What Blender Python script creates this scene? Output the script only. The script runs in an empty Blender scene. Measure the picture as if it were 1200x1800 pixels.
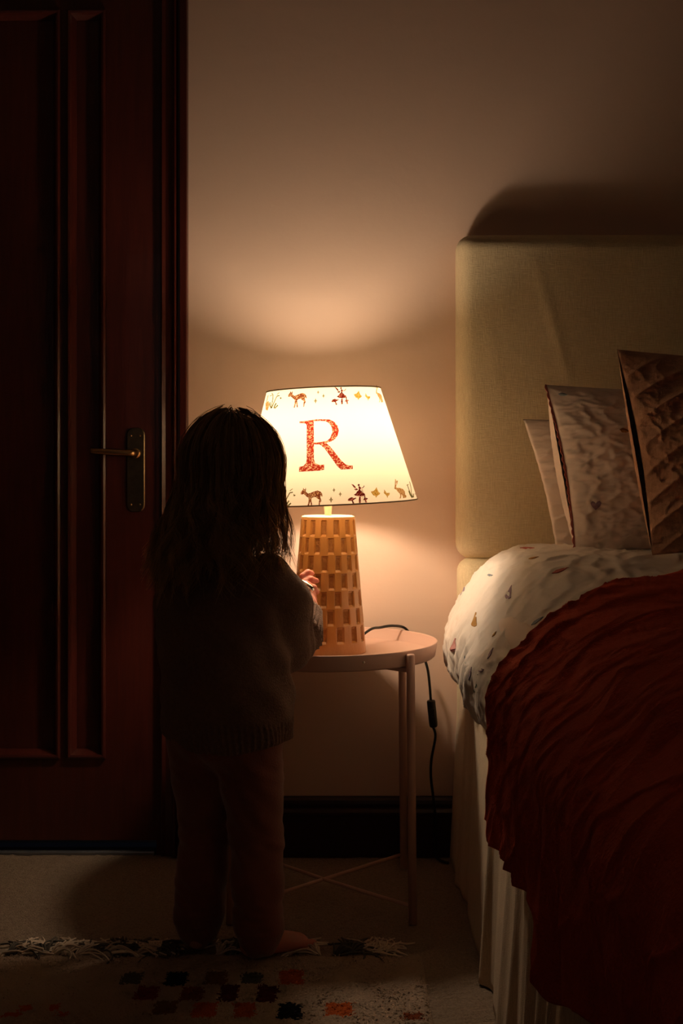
import bpy, bmesh, math, random
import numpy as np
from mathutils import Vector, Matrix, geometry, noise
sc = bpy.context.scene
COL = sc.collection
random.seed(7); rng = np.random.default_rng(7)
PI = math.pi

# ------------------------------------------------------------ camera, light, exposure
EYE = 0.81          # camera height
F = 2200.0          # focal length in pixels of the 1200x1800 frame
HY = 835.0          # horizon row
cam_d = bpy.data.cameras.new('camera'); cam = bpy.data.objects.new('camera', cam_d); COL.objects.link(cam)
cam.location = (0, 0, EYE); cam.rotation_euler = (PI/2, 0, 0)
cam_d.sensor_fit = 'VERTICAL'; cam_d.sensor_height = 36.0; cam_d.lens = F/1800*36
cam_d.shift_y = -(900-HY)/1800
cam_d.clip_start = 0.02
sc.camera = cam
world = bpy.data.worlds.new('world'); sc.world = world; world.use_nodes = True
world.node_tree.nodes['Background'].inputs[0].default_value = (0, 0, 0, 1)
BULB_COLOR = (1.0, 0.74, 0.50); BULB_STRENGTH = 190.0
HALL_POWER = 0.35
ROOM_FILL = 0.50      # faint warm fill added behind the camera; the room has no such source
vs = sc.view_settings
sc.display_settings.display_device = 'sRGB'
vs.view_transform = 'Standard'; vs.look = 'None'; vs.gamma = 1.0; vs.exposure = 0.0
try: vs.use_curve_mapping = False
except Exception: pass
try:
    sc.cycles.use_denoising = True
    sc.cycles.max_bounces = 10; sc.cycles.diffuse_bounces = 6; sc.cycles.transparent_max_bounces = 24
    sc.cycles.sample_clamp_indirect = 4.0
    sc.cycles.caustics_reflective = False; sc.cycles.caustics_refractive = False
except Exception: pass

def area_light(name, loc, rot, size, size_y, power, color):
    d = bpy.data.lights.new(name, 'AREA'); d.shape = 'RECTANGLE'; d.size = size; d.size_y = size_y
    d.energy = power; d.color = color
    o = bpy.data.objects.new(name, d); COL.objects.link(o); o.location = loc; o.rotation_euler = rot
    return o
area_light('hall_light', (-0.9, 3.5, 2.2), (0, 0, 0), 0.5, 0.3, HALL_POWER, (0.45, 0.6, 1.0))
area_light('fill_light', (-0.6, -1.38, 1.45), (PI/2, 0, 0), 1.1, 1.1, ROOM_FILL, (1.0, 0.80, 0.66))  # added unseen fill for the dark camera side

def W(px, py, Y):
    """world point seen at a pixel of the photograph at depth Y"""
    return Vector(((px-600)*Y/F, Y, EYE-(py-HY)*Y/F))
def proj(p):
    return 600+p[0]*F/p[1], HY+(EYE-p[2])*F/p[1]

# ------------------------------------------------------------ materials
def mat(name, color, rough=0.6, spec=0.3, metal=0.0, bump=None, var=None, sheen=0.0, coat=0.0, stretch=(1, 1, 1), sss=0.0):
    """bump=(scale, distance), var=(scale, amount, second colour)"""
    m = bpy.data.materials.new(name); m.use_nodes = True
    nt = m.node_tree; N = nt.nodes; L = nt.links
    b = N['Principled BSDF']
    b.inputs['Base Color'].default_value = (*color, 1); b.inputs['Roughness'].default_value = rough
    b.inputs['Specular IOR Level'].default_value = spec; b.inputs['Metallic'].default_value = metal
    b.inputs['Sheen Weight'].default_value = sheen; b.inputs['Coat Weight'].default_value = coat
    if sss:
        b.inputs['Subsurface Weight'].default_value = sss
        b.inputs['Subsurface Radius'].default_value = (0.012, 0.004, 0.002); b.inputs['Subsurface Scale'].default_value = 1.0
    tc = N.new('ShaderNodeTexCoord'); mp = N.new('ShaderNodeMapping'); mp.inputs['Scale'].default_value = stretch
    L.new(tc.outputs['Object'], mp.inputs['Vector'])
    if var:
        n = N.new('ShaderNodeTexNoise'); n.inputs['Scale'].default_value = var[0]; n.inputs['Detail'].default_value = 5
        L.new(mp.outputs[0], n.inputs['Vector'])
        r = N.new('ShaderNodeValToRGB'); r.color_ramp.elements[0].position = 0.5-var[1]/2; r.color_ramp.elements[1].position = 0.5+var[1]/2
        r.color_ramp.elements[0].color = (*color, 1); r.color_ramp.elements[1].color = (*var[2], 1)
        L.new(n.outputs['Fac'], r.inputs['Fac']); L.new(r.outputs['Color'], b.inputs['Base Color'])
    if bump:
        n = N.new('ShaderNodeTexNoise'); n.inputs['Scale'].default_value = bump[0]; n.inputs['Detail'].default_value = 4
        L.new(mp.outputs[0], n.inputs['Vector'])
        bp = N.new('ShaderNodeBump'); bp.inputs['Distance'].default_value = bump[1]; bp.inputs['Strength'].default_value = 1
        L.new(n.outputs['Fac'], bp.inputs['Height']); L.new(bp.outputs[0], b.inputs['Normal'])
    return m

def linen(name, color, color2, scale=900, dist=0.0006, rough=0.85):
    """woven cloth: crossed thread noise in colour and bump"""
    m = bpy.data.materials.new(name); m.use_nodes = True
    nt = m.node_tree; N = nt.nodes; L = nt.links; b = N['Principled BSDF']
    b.inputs['Roughness'].default_value = rough; b.inputs['Specular IOR Level'].default_value = 0.15
    b.inputs['Sheen Weight'].default_value = 0.15
    tc = N.new('ShaderNodeTexCoord'); outs = []
    for s in ((0.06, 1, 1), (1, 0.5, 0.06)):
        mp = N.new('ShaderNodeMapping'); mp.inputs['Scale'].default_value = s
        n = N.new('ShaderNodeTexNoise'); n.inputs['Scale'].default_value = scale; n.inputs['Detail'].default_value = 2
        L.new(tc.outputs['Object'], mp.inputs[0]); L.new(mp.outputs[0], n.inputs['Vector']); outs.append(n)
    ad = N.new('ShaderNodeMath'); ad.operation = 'ADD'
    L.new(outs[0].outputs['Fac'], ad.inputs[0]); L.new(outs[1].outputs['Fac'], ad.inputs[1])
    r = N.new('ShaderNodeMapRange'); r.inputs[1].default_value = 0.75; r.inputs[2].default_value = 1.25
    L.new(ad.outputs[0], r.inputs[0])
    mx = N.new('ShaderNodeMix'); mx.data_type = 'RGBA'
    mx.inputs[6].default_value = (*color2, 1); mx.inputs[7].default_value = (*color, 1)
    L.new(r.outputs[0], mx.inputs[0]); L.new(mx.outputs[2], b.inputs['Base Color'])
    bp = N.new('ShaderNodeBump'); bp.inputs['Distance'].default_value = dist
    L.new(ad.outputs[0], bp.inputs['Height']); L.new(bp.outputs[0], b.inputs['Normal'])
    return m

M = {}
M['wall'] = mat('wall_paint', (0.80, 0.60, 0.49), 0.75, 0.2, bump=(40, 0.0006), var=(3, 0.8, (0.77, 0.575, 0.465)))
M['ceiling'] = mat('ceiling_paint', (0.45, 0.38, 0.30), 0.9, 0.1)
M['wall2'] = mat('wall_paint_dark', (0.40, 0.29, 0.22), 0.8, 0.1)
M['carpet'] = mat('carpet_pile', (0.40, 0.31, 0.235), 0.95, 0.1, bump=(420, 0.004), var=(260, 0.5, (0.25, 0.19, 0.14)))
M['mahogany'] = mat('mahogany_wood', (0.085, 0.015, 0.009), 0.36, 0.5, bump=(30, 0.0003), var=(14, 0.7, (0.05, 0.009, 0.006)), coat=0.12, stretch=(8, 8, 0.6))
M['darkwood'] = mat('dark_skirting_wood', (0.035, 0.013, 0.009), 0.4, 0.4, var=(20, 0.6, (0.02, 0.008, 0.006)), stretch=(0.6, 8, 8))
M['bronze'] = mat('aged_bronze', (0.20, 0.15, 0.085), 0.33, 0.5, 1.0, bump=(400, 0.0002), var=(60, 0.6, (0.12, 0.09, 0.055)))
M['brass'] = mat('worn_brass', (0.55, 0.36, 0.17), 0.28, 0.5, 1.0)
M['threshold'] = mat('threshold_metal', (0.35, 0.37, 0.42), 0.4, 0.5, 0.8)
M['linen'] = linen('headboard_linen', (0.76, 0.65, 0.44), (0.62, 0.51, 0.32))
M['valance'] = linen('valance_linen', (0.70, 0.56, 0.39), (0.54, 0.42, 0.28), 700)
M['duvet'] = mat('duvet_cotton', (0.76, 0.71, 0.66), 0.85, 0.15, bump=(700, 0.0004), sheen=0.1)
M['pillow'] = mat('pillow_cotton', (0.84, 0.74, 0.67), 0.85, 0.15, bump=(700, 0.0003), sheen=0.1)
M['brownlinen'] = linen('brown_linen', (0.60, 0.36, 0.25), (0.50, 0.29, 0.19), 700)
M['throw'] = mat('rust_wool', (0.58, 0.095, 0.055), 0.95, 0.05, bump=(260, 0.002), var=(9, 0.8, (0.46, 0.070, 0.040)), sheen=0.0)
M['tray'] = mat('dusty_pink_powdercoat', (0.62, 0.40, 0.32), 0.45, 0.4, bump=(900, 0.0002))
M['black'] = mat('black_plastic', (0.012, 0.011, 0.010), 0.4, 0.4)
M['lampbase'] = mat('ochre_glazed_clay', (0.46, 0.20, 0.05), 0.34, 0.5, bump=(120, 0.0004), var=(22, 0.7, (0.38, 0.155, 0.035)), coat=0.25, stretch=(3, 3, 0.7))
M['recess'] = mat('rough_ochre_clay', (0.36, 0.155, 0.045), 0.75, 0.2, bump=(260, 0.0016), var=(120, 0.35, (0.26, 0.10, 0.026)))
M['capclay'] = mat('cream_glaze', (0.75, 0.6, 0.4), 0.4, 0.4)
M['knit'] = mat('heather_knit', (0.26, 0.165, 0.125), 0.95, 0.05, bump=(330, 0.0025), var=(170, 0.6, (0.19, 0.12, 0.09)), sheen=0.08)
M['velour'] = mat('rose_velour', (0.25, 0.095, 0.070), 0.9, 0.1, bump=(300, 0.0008), sheen=0.4)
M['skin'] = mat('skin', (0.58, 0.23, 0.165), 0.5, 0.3, sss=0.5)
M['eye'] = mat('eye_white', (0.75, 0.72, 0.68), 0.15, 0.5)
M['iris'] = mat('iris_blue', (0.08, 0.13, 0.17), 0.15, 0.5)
M['silver'] = mat('polished_silver', (0.85, 0.84, 0.8), 0.15, 0.5, 1.0)
M['screw'] = mat('screw_head', (0.8, 0.7, 0.6), 0.3, 0.5, 0.6)
M['trim'] = mat('pink_embroidery', (0.50, 0.19, 0.16), 0.8, 0.1)

def hair_mat():
    m = bpy.data.materials.new('blond_hair'); m.use_nodes = True
    nt = m.node_tree; N = nt.nodes; L = nt.links; b = N['Principled BSDF']
    at = N.new('ShaderNodeAttribute'); at.attribute_name = 'tone'
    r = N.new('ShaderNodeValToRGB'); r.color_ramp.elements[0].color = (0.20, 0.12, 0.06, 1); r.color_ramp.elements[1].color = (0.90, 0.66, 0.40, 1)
    L.new(at.outputs['Fac'], r.inputs[0]); L.new(r.outputs[0], b.inputs['Base Color'])
    b.inputs['Roughness'].default_value = 0.42; b.inputs['Specular IOR Level'].default_value = 0.5
    t = N.new('ShaderNodeBsdfTranslucent'); L.new(r.outputs[0], t.inputs[0])
    mx = N.new('ShaderNodeMixShader'); mx.inputs[0].default_value = 0.5
    L.new(b.outputs[0], mx.inputs[1]); L.new(t.outputs[0], mx.inputs[2]); L.new(mx.outputs[0], N['Material Output'].inputs[0])
    return m
M['hair'] = hair_mat()
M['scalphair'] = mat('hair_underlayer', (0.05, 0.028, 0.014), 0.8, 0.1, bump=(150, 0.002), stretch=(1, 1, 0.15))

def shade_mat():
    m = bpy.data.materials.new('cream_shade_fabric'); m.use_nodes = True
    nt = m.node_tree; N = nt.nodes; L = nt.links
    N.remove(N['Principled BSDF'])
    t = N.new('ShaderNodeBsdfTranslucent'); t.inputs[0].default_value = (0.88, 0.775, 0.60, 1)
    d = N.new('ShaderNodeBsdfDiffuse'); d.inputs[0].default_value = (0.78, 0.72, 0.58, 1)
    mx = N.new('ShaderNodeMixShader'); mx.inputs[0].default_value = 0.27
    L.new(d.outputs[0], mx.inputs[1]); L.new(t.outputs[0], mx.inputs[2]); L.new(mx.outputs[0], N['Material Output'].inputs[0])
    return m
M['shade'] = shade_mat()

def ink(name, c1, c2, scale, lo=0.45, hi=0.55):
    """translucent printing ink: filters the light that comes through the shade"""
    m = bpy.data.materials.new(name); m.use_nodes = True
    nt = m.node_tree; N = nt.nodes; L = nt.links; N.remove(N['Principled BSDF'])
    tc = N.new('ShaderNodeTexCoord'); n = N.new('ShaderNodeTexNoise'); n.inputs['Scale'].default_value = scale; n.inputs['Detail'].default_value = 3
    L.new(tc.outputs['Object'], n.inputs['Vector'])
    r = N.new('ShaderNodeValToRGB'); r.color_ramp.elements[0].position = lo; r.color_ramp.elements[1].position = hi
    r.color_ramp.elements[0].color = (*c1, 1); r.color_ramp.elements[1].color = (*c2, 1)
    L.new(n.outputs['Fac'], r.inputs[0])
    t = N.new('ShaderNodeBsdfTransparent'); L.new(r.outputs[0], t.inputs[0])
    L.new(t.outputs[0], N['Material Output'].inputs[0])
    return m
M['ink_red'] = ink('red_floral_ink', (0.260, 0.022, 0.012), (0.612, 0.360, 0.259), 330, 0.50, 0.60)
M['ink_brown'] = ink('brown_ink', (0.136, 0.031, 0.012), (0.540, 0.360, 0.216), 420, 0.48, 0.62)
M['ink_maroon'] = ink('maroon_ink', (0.087, 0.006, 0.005), (0.432, 0.180, 0.144), 420, 0.52, 0.62)
M['ink_green'] = ink('green_ink', (0.087, 0.087, 0.031), (0.216, 0.202, 0.086), 300)
M['ink_grey'] = ink('grey_ink', (0.186, 0.174, 0.105), (0.302, 0.274, 0.180), 300)
M['ink_gold'] = ink('gold_ink', (0.310, 0.198, 0.031), (0.518, 0.360, 0.108), 300)
M['ink_tan'] = ink('tan_ink', (0.298, 0.167, 0.062), (0.504, 0.346, 0.180), 350)

def emis(name, c, s):
    m = bpy.data.materials.new(name); m.use_nodes = True
    N = m.node_tree.nodes; N.remove(N['Principled BSDF']); e = N.new('ShaderNodeEmission')
    e.inputs[0].default_value = (*c, 1); e.inputs[1].default_value = s
    m.node_tree.links.new(e.outputs[0], N['Material Output'].inputs[0]); return m
M['bulb'] = emis('frosted_bulb_glow', BULB_COLOR, BULB_STRENGTH)

# ------------------------------------------------------------ object helpers
def link(name, me, parent=None, smooth=True):
    o = bpy.data.objects.new(name, me); COL.objects.link(o)
    if parent: o.parent = parent; o.matrix_parent_inverse = parent.matrix_world.inverted() if False else Matrix()
    if smooth:
        for p in me.polygons: p.use_smooth = True
    return o
def mesh_obj(name, verts, faces, m, parent=None, smooth=True, mats=None, idx=None):
    me = bpy.data.meshes.new(name)
    me.from_pydata([tuple(v) for v in verts], [], [tuple(int(i) for i in f) for f in faces])
    for mm in (mats or [m]): me.materials.append(mm)
    if idx is not None: me.polygons.foreach_set('material_index', np.asarray(idx, dtype=np.int32))
    me.update()
    return link(name, me, parent, smooth)
def bm_obj(name, bm, m, parent=None, smooth=False):
    bmesh.ops.recalc_face_normals(bm, faces=bm.faces)
    me = bpy.data.meshes.new(name); bm.to_mesh(me); bm.free(); me.materials.append(m)
    return link(name, me, parent, smooth)
def tag(o, label=None, cat=None, group=None, kind=None):
    if label: o['label'] = label
    if cat: o['category'] = cat
    if group: o['group'] = group
    if kind: o['kind'] = kind
    return o
def empty(name, loc=(0, 0, 0)):
    o = bpy.data.objects.new(name, None); COL.objects.link(o); o.location = loc; o.empty_display_size = 0.05
    return o
def adopt(root):
    """children were modelled in world coordinates: keep them in place under a located root"""
    inv = Matrix.Translation(root.location).inverted()
    for c in root.children: c.matrix_parent_inverse = inv
def box(bm, x0, x1, y0, y1, z0, z1, bev=0.0, seg=2):
    r = bmesh.ops.create_cube(bm, size=1, matrix=Matrix.Translation(((x0+x1)/2, (y0+y1)/2, (z0+z1)/2)) @ Matrix.Diagonal((x1-x0, y1-y0, z1-z0, 1)))
    if bev:
        es = list({e for v in r['verts'] for e in v.link_edges})
        bmesh.ops.bevel(bm, geom=es, offset=bev, segments=seg, affect='EDGES', profile=0.5)
def boxo(name, dims, m, parent=None, bev=0.0, seg=2, smooth=False):
    bm = bmesh.new(); box(bm, *dims, bev=bev, seg=seg); return bm_obj(name, bm, m, parent, smooth)
def tube(pts, r, n=10, closed=False, radii=None):
    """verts and faces of a tube along points"""
    P = [Vector(p) for p in pts]; V = []; Fc = []
    k = len(P); up = Vector((0, 0, 1)); prev = None
    for i in range(k):
        a = P[i-1] if (i > 0 or closed) else P[i]; b = P[(i+1) % k] if (i < k-1 or closed) else P[i]
        t = (b-a).normalized()
        if prev is None:
            s = t.cross(up);
            if s.length < 0.1: s = t.cross(Vector((1, 0, 0)))
        else: s = prev-t*prev.dot(t)
        s.normalize(); prev = s; u = t.cross(s)
        rr = radii[i] if radii else r
        for j in range(n):
            a_ = 2*PI*j/n; V.append(P[i]+(s*math.cos(a_)+u*math.sin(a_))*rr)
    for i in range(k if closed else k-1):
        for j in range(n):
            i2 = (i+1) % k
            Fc.append((i*n+j, i*n+(j+1) % n, i2*n+(j+1) % n, i2*n+j))
    if not closed:
        Fc.append(tuple(range(n))[::-1]); Fc.append(tuple((k-1)*n+j for j in range(n)))
    return V, Fc
def tubeo(name, pts, r, m, parent=None, n=12, radii=None, closed=False):
    V, Fc = tube(pts, r, n, closed, radii); return mesh_obj(name, V, Fc, m, parent)
def smooth_path(pts, sub=8):
    P = [Vector(p) for p in pts]; out = []
    for i in range(len(P)-1):
        p0 = P[max(i-1, 0)]; p1 = P[i]; p2 = P[i+1]; p3 = P[min(i+2, len(P)-1)]
        for j in range(sub):
            t = j/sub
            out.append(0.5*((2*p1)+(-p0+p2)*t+(2*p0-5*p1+4*p2-p3)*t*t+(-p0+3*p1-3*p2+p3)*t**3))
    out.append(P[-1]); return out
def lathe(name, prof, m, parent=None, n=64, cx=0, cy=0, closed=False):
    V = []; Fc = []
    for r, z in prof:
        for j in range(n):
            a = 2*PI*j/n; V.append((cx+r*math.cos(a), cy+r*math.sin(a), z))
    k = len(prof)
    for i in range(k if closed else k-1):
        i2 = (i+1) % k
        for j in range(n): Fc.append((i*n+j, i*n+(j+1) % n, i2*n+(j+1) % n, i2*n+j))
    return mesh_obj(name, V, Fc, m, parent)
def grid_faces(nu, nv):
    """faces for vertices laid out index = i*nv+j"""
    i, j = np.meshgrid(np.arange(nu-1), np.arange(nv-1), indexing='ij')
    a = (i*nv+j).ravel(); return np.stack([a, a+nv, a+nv+1, a+1], 1)
def ridge(x, y, seed=0, f0=1.0, p=3.0):
    """crisp crease lines between soft hollows, 0..1"""
    return np.clip(1-np.abs(fbm(x, y, seed, 3, f0))*1.3, 0, 1)**p
def fbm(x, y, seed=0, oct_=4, f0=1.0):
    """cheap smooth numpy noise from rotated sines"""
    r = np.random.default_rng(seed); out = np.zeros_like(np.asarray(x, dtype=float)); amp = 1.0; f = f0
    for _ in range(oct_):
        for _k in range(3):
            a = r.uniform(0, 2*PI); p = r.uniform(0, 2*PI, 2)
            out = out+amp*np.sin(f*(x*math.cos(a)+y*math.sin(a))+p[0]+1.5*np.sin(f*0.7*(y*math.cos(a)-x*math.sin(a))+p[1]))/3
        amp *= 0.5; f *= 1.9
    return out

# ------------------------------------------------------------ setting
WY = 2.67           # back wall plane
XD0, XD1 = -1.165, -0.394      # door leaf left and right
DTOP = 1.99
bm = bmesh.new()
box(bm, -0.385, 2.45, WY, WY+0.12, 0, 2.4)
box(bm, -1.65, -1.175, WY, WY+0.12, 0, 2.4)
box(bm, -1.175, -0.385, WY, WY+0.12, DTOP+0.02, 2.4)
tag(bm_obj('wall_back', bm, M['wall']), kind='structure')
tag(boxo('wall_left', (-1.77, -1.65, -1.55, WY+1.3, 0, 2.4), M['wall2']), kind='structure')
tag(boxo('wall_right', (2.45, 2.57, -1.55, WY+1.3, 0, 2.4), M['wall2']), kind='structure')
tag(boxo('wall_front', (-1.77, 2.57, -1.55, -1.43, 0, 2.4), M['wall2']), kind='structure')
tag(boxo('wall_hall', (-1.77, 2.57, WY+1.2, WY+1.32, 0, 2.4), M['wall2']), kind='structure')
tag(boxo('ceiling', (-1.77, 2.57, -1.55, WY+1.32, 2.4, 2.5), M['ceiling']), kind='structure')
# floor: carpet with a gently uneven pile
nx, ny = 300, 190
X, Y = np.meshgrid(np.linspace(-1.65, 0.6, nx), np.linspace(1.55, WY, ny), indexing='ij')
Z = 0.0008*fbm(X*60, Y*60, 3, 3)-0.0012+rng.normal(0, 0.0007, X.shape)
bm = bmesh.new()
box(bm, -1.77, 2.57, -1.55, WY+1.32, -0.1, -0.004)
me = bpy.data.meshes.new('floor'); bm.to_mesh(me); bm.free()
V = [tuple(v.co) for v in me.vertices]; Fc = [tuple(p.vertices) for p in me.polygons]
b0 = len(V); V += list(zip(X.ravel(), Y.ravel(), Z.ravel())); Fc += [tuple(q+b0) for q in grid_faces(nx, ny)]
tag(mesh_obj('floor', V, Fc, M['carpet'], smooth=False), kind='structure')

# skirting along the back wall, right of the door frame
def sweep_x(prof, x0, x1):
    V = [(x, y, z) for x in (x0, x1) for y, z in prof]; n = len(prof)
    Fc = [(j, (j+1) % n, n+(j+1) % n, n+j) for j in range(n)]+[tuple(range(n))[::-1], tuple(range(n, 2*n))]
    return V, Fc
sk = [(WY+0.001, 0), (WY-0.020, 0), (WY-0.020, 0.088), (WY-0.0235, 0.090), (WY-0.0235, 0.096), (WY-0.018, 0.101), (WY-0.012, 0.104), (WY-0.014, 0.112), (WY-0.012, 0.119), (WY-0.006, 0.124), (WY+0.001, 0.126)]
V, Fc = sweep_x(sk, -0.327, 2.45)
o = mesh_obj('baseboard_back', V, Fc, M['darkwood'], smooth=False); tag(o, kind='structure')
V, Fc = sweep_x(sk, -1.65, -1.235)
o = mesh_obj('baseboard_back_left', V, Fc, M['darkwood'], smooth=False); tag(o, kind='structure')

# door: leaf with sunk panels and mouldings
door = empty('door_1', ((XD0+XD1)/2, WY, 0)); tag(door, kind='structure')
DY = WY+0.004       # face of the door leaf
def panel_moulding(x0, x1, z0, z1):
    """picture-frame moulding round one sunk panel (mitred)"""
    prof = [(0.0, 0.0), (0.000, -0.006), (0.004, -0.009), (0.008, -0.008), (0.010, -0.002), (0.014, 0.004), (0.018, 0.010), (0.018, 0.014)]
    V = []; Fc = []; n = len(prof)
    for d, y in prof:
        V += [(x0+d, DY+y, z0+d), (x1-d, DY+y, z0+d), (x1-d, DY+y, z1-d), (x0+d, DY+y, z1-d)]
    for i in range(n-1):
        for k in range(4): Fc.append((i*4+k, i*4+(k+1) % 4, (i+1)*4+(k+1) % 4, (i+1)*4+k))
    return V, Fc
pz0, pz1 = 0.205, 1.803
m0, m1 = -0.600, -0.586
px_r = (m1, -0.503); px_l = (-0.786, m0)
mid_far = (-0.969, -0.800); edge_far = (-1.056, -0.983)
cols = [edge_far, mid_far, px_l, px_r] if False else [(-0.973, -0.800), px_l, px_r, (-1.056, -0.987)]
cols.sort()
bm = bmesh.new()
xs = [XD0-0.003]+[v for c in cols for v in c]+[XD1+0.003]
for a, b in zip(xs[0::2], xs[1::2]): box(bm, a, b, DY, DY+0.04, 0.030, DTOP)     # stiles between the panels

for a, b in cols: box(bm, a, b, DY, DY+0.04, 0.030, pz0); box(bm, a, b, DY, DY+0.04, pz1, DTOP)     # rails
leaf = bm_obj('door_leaf', bm, M['mahogany'], door)
for a, b in cols:
    V, Fc = panel_moulding(a, b, pz0, pz1)
    pn = boxo('door_panel', (a, b, DY+0.012, DY+0.028, pz0, pz1), M['mahogany'], door)
    ml = mesh_obj('panel_moulding', V, Fc, M['mahogany'], pn, smooth=False)
# handle on a long back plate
hx, hz = -0.4389, EYE-(797-HY)/824
def rounded_plate(cx, z0, z1, hw, r, y0, y1):
    pts = []
    for (sx, zc, a0) in ((1, z0+r, -90), (1, z1-r, 0), (-1, z1-r, 90), (-1, z0+r, 180)):
        for k in range(9):
            a = math.radians(a0+90*k/8); pts.append((cx+sx*(hw-r)+r*math.cos(a), zc+r*math.sin(a)))
    n = len(pts); ins = [(cx+(x-cx)*0.90, (z0+z1)/2+(z-(z0+z1)/2)*0.985) for x, z in pts]
    V = [(x, y0, z) for x, z in pts]+[(x, y1+0.0015, z) for x, z in pts]+[(x, y1, z) for x, z in ins]
    Fc = [(l*n+j, l*n+(j+1) % n, (l+1)*n+(j+1) % n, (l+1)*n+j) for l in (0, 1) for j in range(n)]
    Fc.append(tuple(range(2*n, 3*n)))
    return V, Fc
handle = empty('door_handle', (hx, DY, hz)); handle.parent = door
V, Fc = rounded_plate(hx, EYE-(900-HY)/824, EYE-(752-HY)/824, 0.0195, 0.015, DY, DY-0.005)
mesh_obj('back_plate', V, Fc, M['bronze'], handle, smooth=False)
pts = smooth_path([(hx, DY-0.004, hz), (hx, DY-0.040, hz), (hx-0.006, DY-0.047, hz), (hx-0.02, DY-0.049, hz+0.001), (hx-0.06, DY-0.048, hz+0.003), (hx-0.088, DY-0.046, hz+0.005)], 6)
tubeo('lever', pts, 0.006, M['brass'], handle, radii=[0.0085-0.0030*min(1, i/len(pts)) for i in range(len(pts))])
V, Fc = tube([(hx, DY-0.004, hz), (hx, DY-0.012, hz)], 0.011, 20); mesh_obj('rose', V, Fc, M['brass'], handle)
for sx in (-1, 1):
    for zz in (EYE-(766-HY)/824, EYE-(887-HY)/824):
        V, Fc = tube([(hx+sx*0.0095, DY-0.004, zz), (hx+sx*0.0095, DY-0.0066, zz)], 0.0022, 10)
        mesh_obj('screw', V, Fc, M['brass'], handle)
adopt(handle); adopt(door)
handle.matrix_parent_inverse = Matrix.Translation(door.location).inverted()
# moulded door frame (architrave + jamb)
def casing(xin, xout, name):
    s = 1 if xout > xin else -1; w = abs(xout-xin)
    prof = [(0.0, 0.03), (0.0, -0.002), (0.010, -0.002), (0.010, -0.009), (0.013, -0.012), (0.016, -0.010), (0.020, -0.008), (0.034, -0.012), (0.038, -0.018), (0.041, -0.021), (0.044, -0.018), (0.047, -0.012), (0.052, -0.012), (0.053, -0.024), (0.066, -0.026), (0.068, -0.024), (0.068, 0.004)]
    V = []; n = len(prof)
    for z in (0.0, DTOP+0.005):
        for d, y in prof: V.append((xin+s*d*w/0.068, WY+y, z+(d*w/0.068 if z > 0 else 0)))
    Fc = [(j, (j+1) % n, n+(j+1) % n, n+j) for j in range(n)]+[tuple(range(n)), tuple(range(n, 2*n))]
    return V, Fc
V, Fc = casing(XD1, -0.3265, 'r'); o = mesh_obj('trim_1', V, Fc, M['mahogany'], smooth=False); tag(o, kind='structure')
V, Fc = casing(XD0, XD0-0.068, 'l'); o = mesh_obj('trim_2', V, Fc, M['mahogany'], smooth=False); tag(o, kind='structure')
tag(boxo('trim_3', (XD0-0.068, -0.3265, WY-0.024, WY+0.03, DTOP+0.003, DTOP+0.073), M['mahogany'], bev=0.004), kind='structure')
tag(boxo('trim_4', (XD0+0.004, XD1-0.004, WY+0.004, WY+0.07, -0.004, 0.006), M['threshold'], bev=0.003), kind='structure')

# ------------------------------------------------------------ side table
TX, TY, TR = -0.036, 2.42, 0.221
TZ = 0.470          # tray floor
table = empty('side_table', (TX, TY, 0))
tag(table, 'small round dusty pink metal side table with raised tray rim and thin legs', 'table')
prof = [(0.0005, TZ), (0.205, TZ), (0.210, TZ+0.001), (0.2175, TZ+0.020), (0.2195, TZ+0.022), (TR, TZ+0.0215), (TR, TZ+0.019), (0.2165, TZ-0.005), (0.213, TZ-0.008), (0.207, TZ-0.005), (0.0005, TZ-0.005)]
lathe('tray', prof, M['tray'], table, 96, TX, TY)
legs = [(TX+sx*0.1605, TY+sy*0.1605) for sx in (-1, 1) for sy in (-1, 1)]
for (x, y) in legs:
    sx = 1 if x > TX else -1
    pts = [(x+sx*0.004, y, 0.0), (x, y, TZ+0.014), (x, y, TZ+0.0165)]
    tubeo('leg', pts, 0.0078, M['tray'], table, 16, radii=[0.0078, 0.0078, 0.0066])
# crossed bars carrying the tray between opposite legs
for a, b in ((0, 3), (1, 2)):
    p, q = legs[a], legs[b]; z = TZ-0.0125-(0.0 if a == 0 else 0.0002)
    tubeo('support_bar', [(p[0], p[1], z), (q[0], q[1], z)], 0.0050, M['tray'], table, 10)
for a, b in ((0, 3), (1, 2)):
    p, q = legs[a], legs[b]; z = 0.028; s = 0.0 if a == 0 else 0.004
    tubeo('cross_brace', [(p[0], p[1], z+s), ((p[0]+q[0])/2, (p[1]+q[1])/2, z+s*0.3), (q[0], q[1], z+s)], 0.0034, M['tray'], table, 10)
ang = math.atan2(-0.205, 0.075)
bpnt = Vector((TX+0.2185*math.cos(-1.22), TY+0.2185*math.sin(-1.22), TZ+0.0085))
nrm = Vector((math.cos(-1.22), math.sin(-1.22), 0))
tubeo('rim_screw', [bpnt-nrm*0.002, bpnt+nrm*0.0018], 0.0024, M['screw'], table, 12)
adopt(table)

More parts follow.
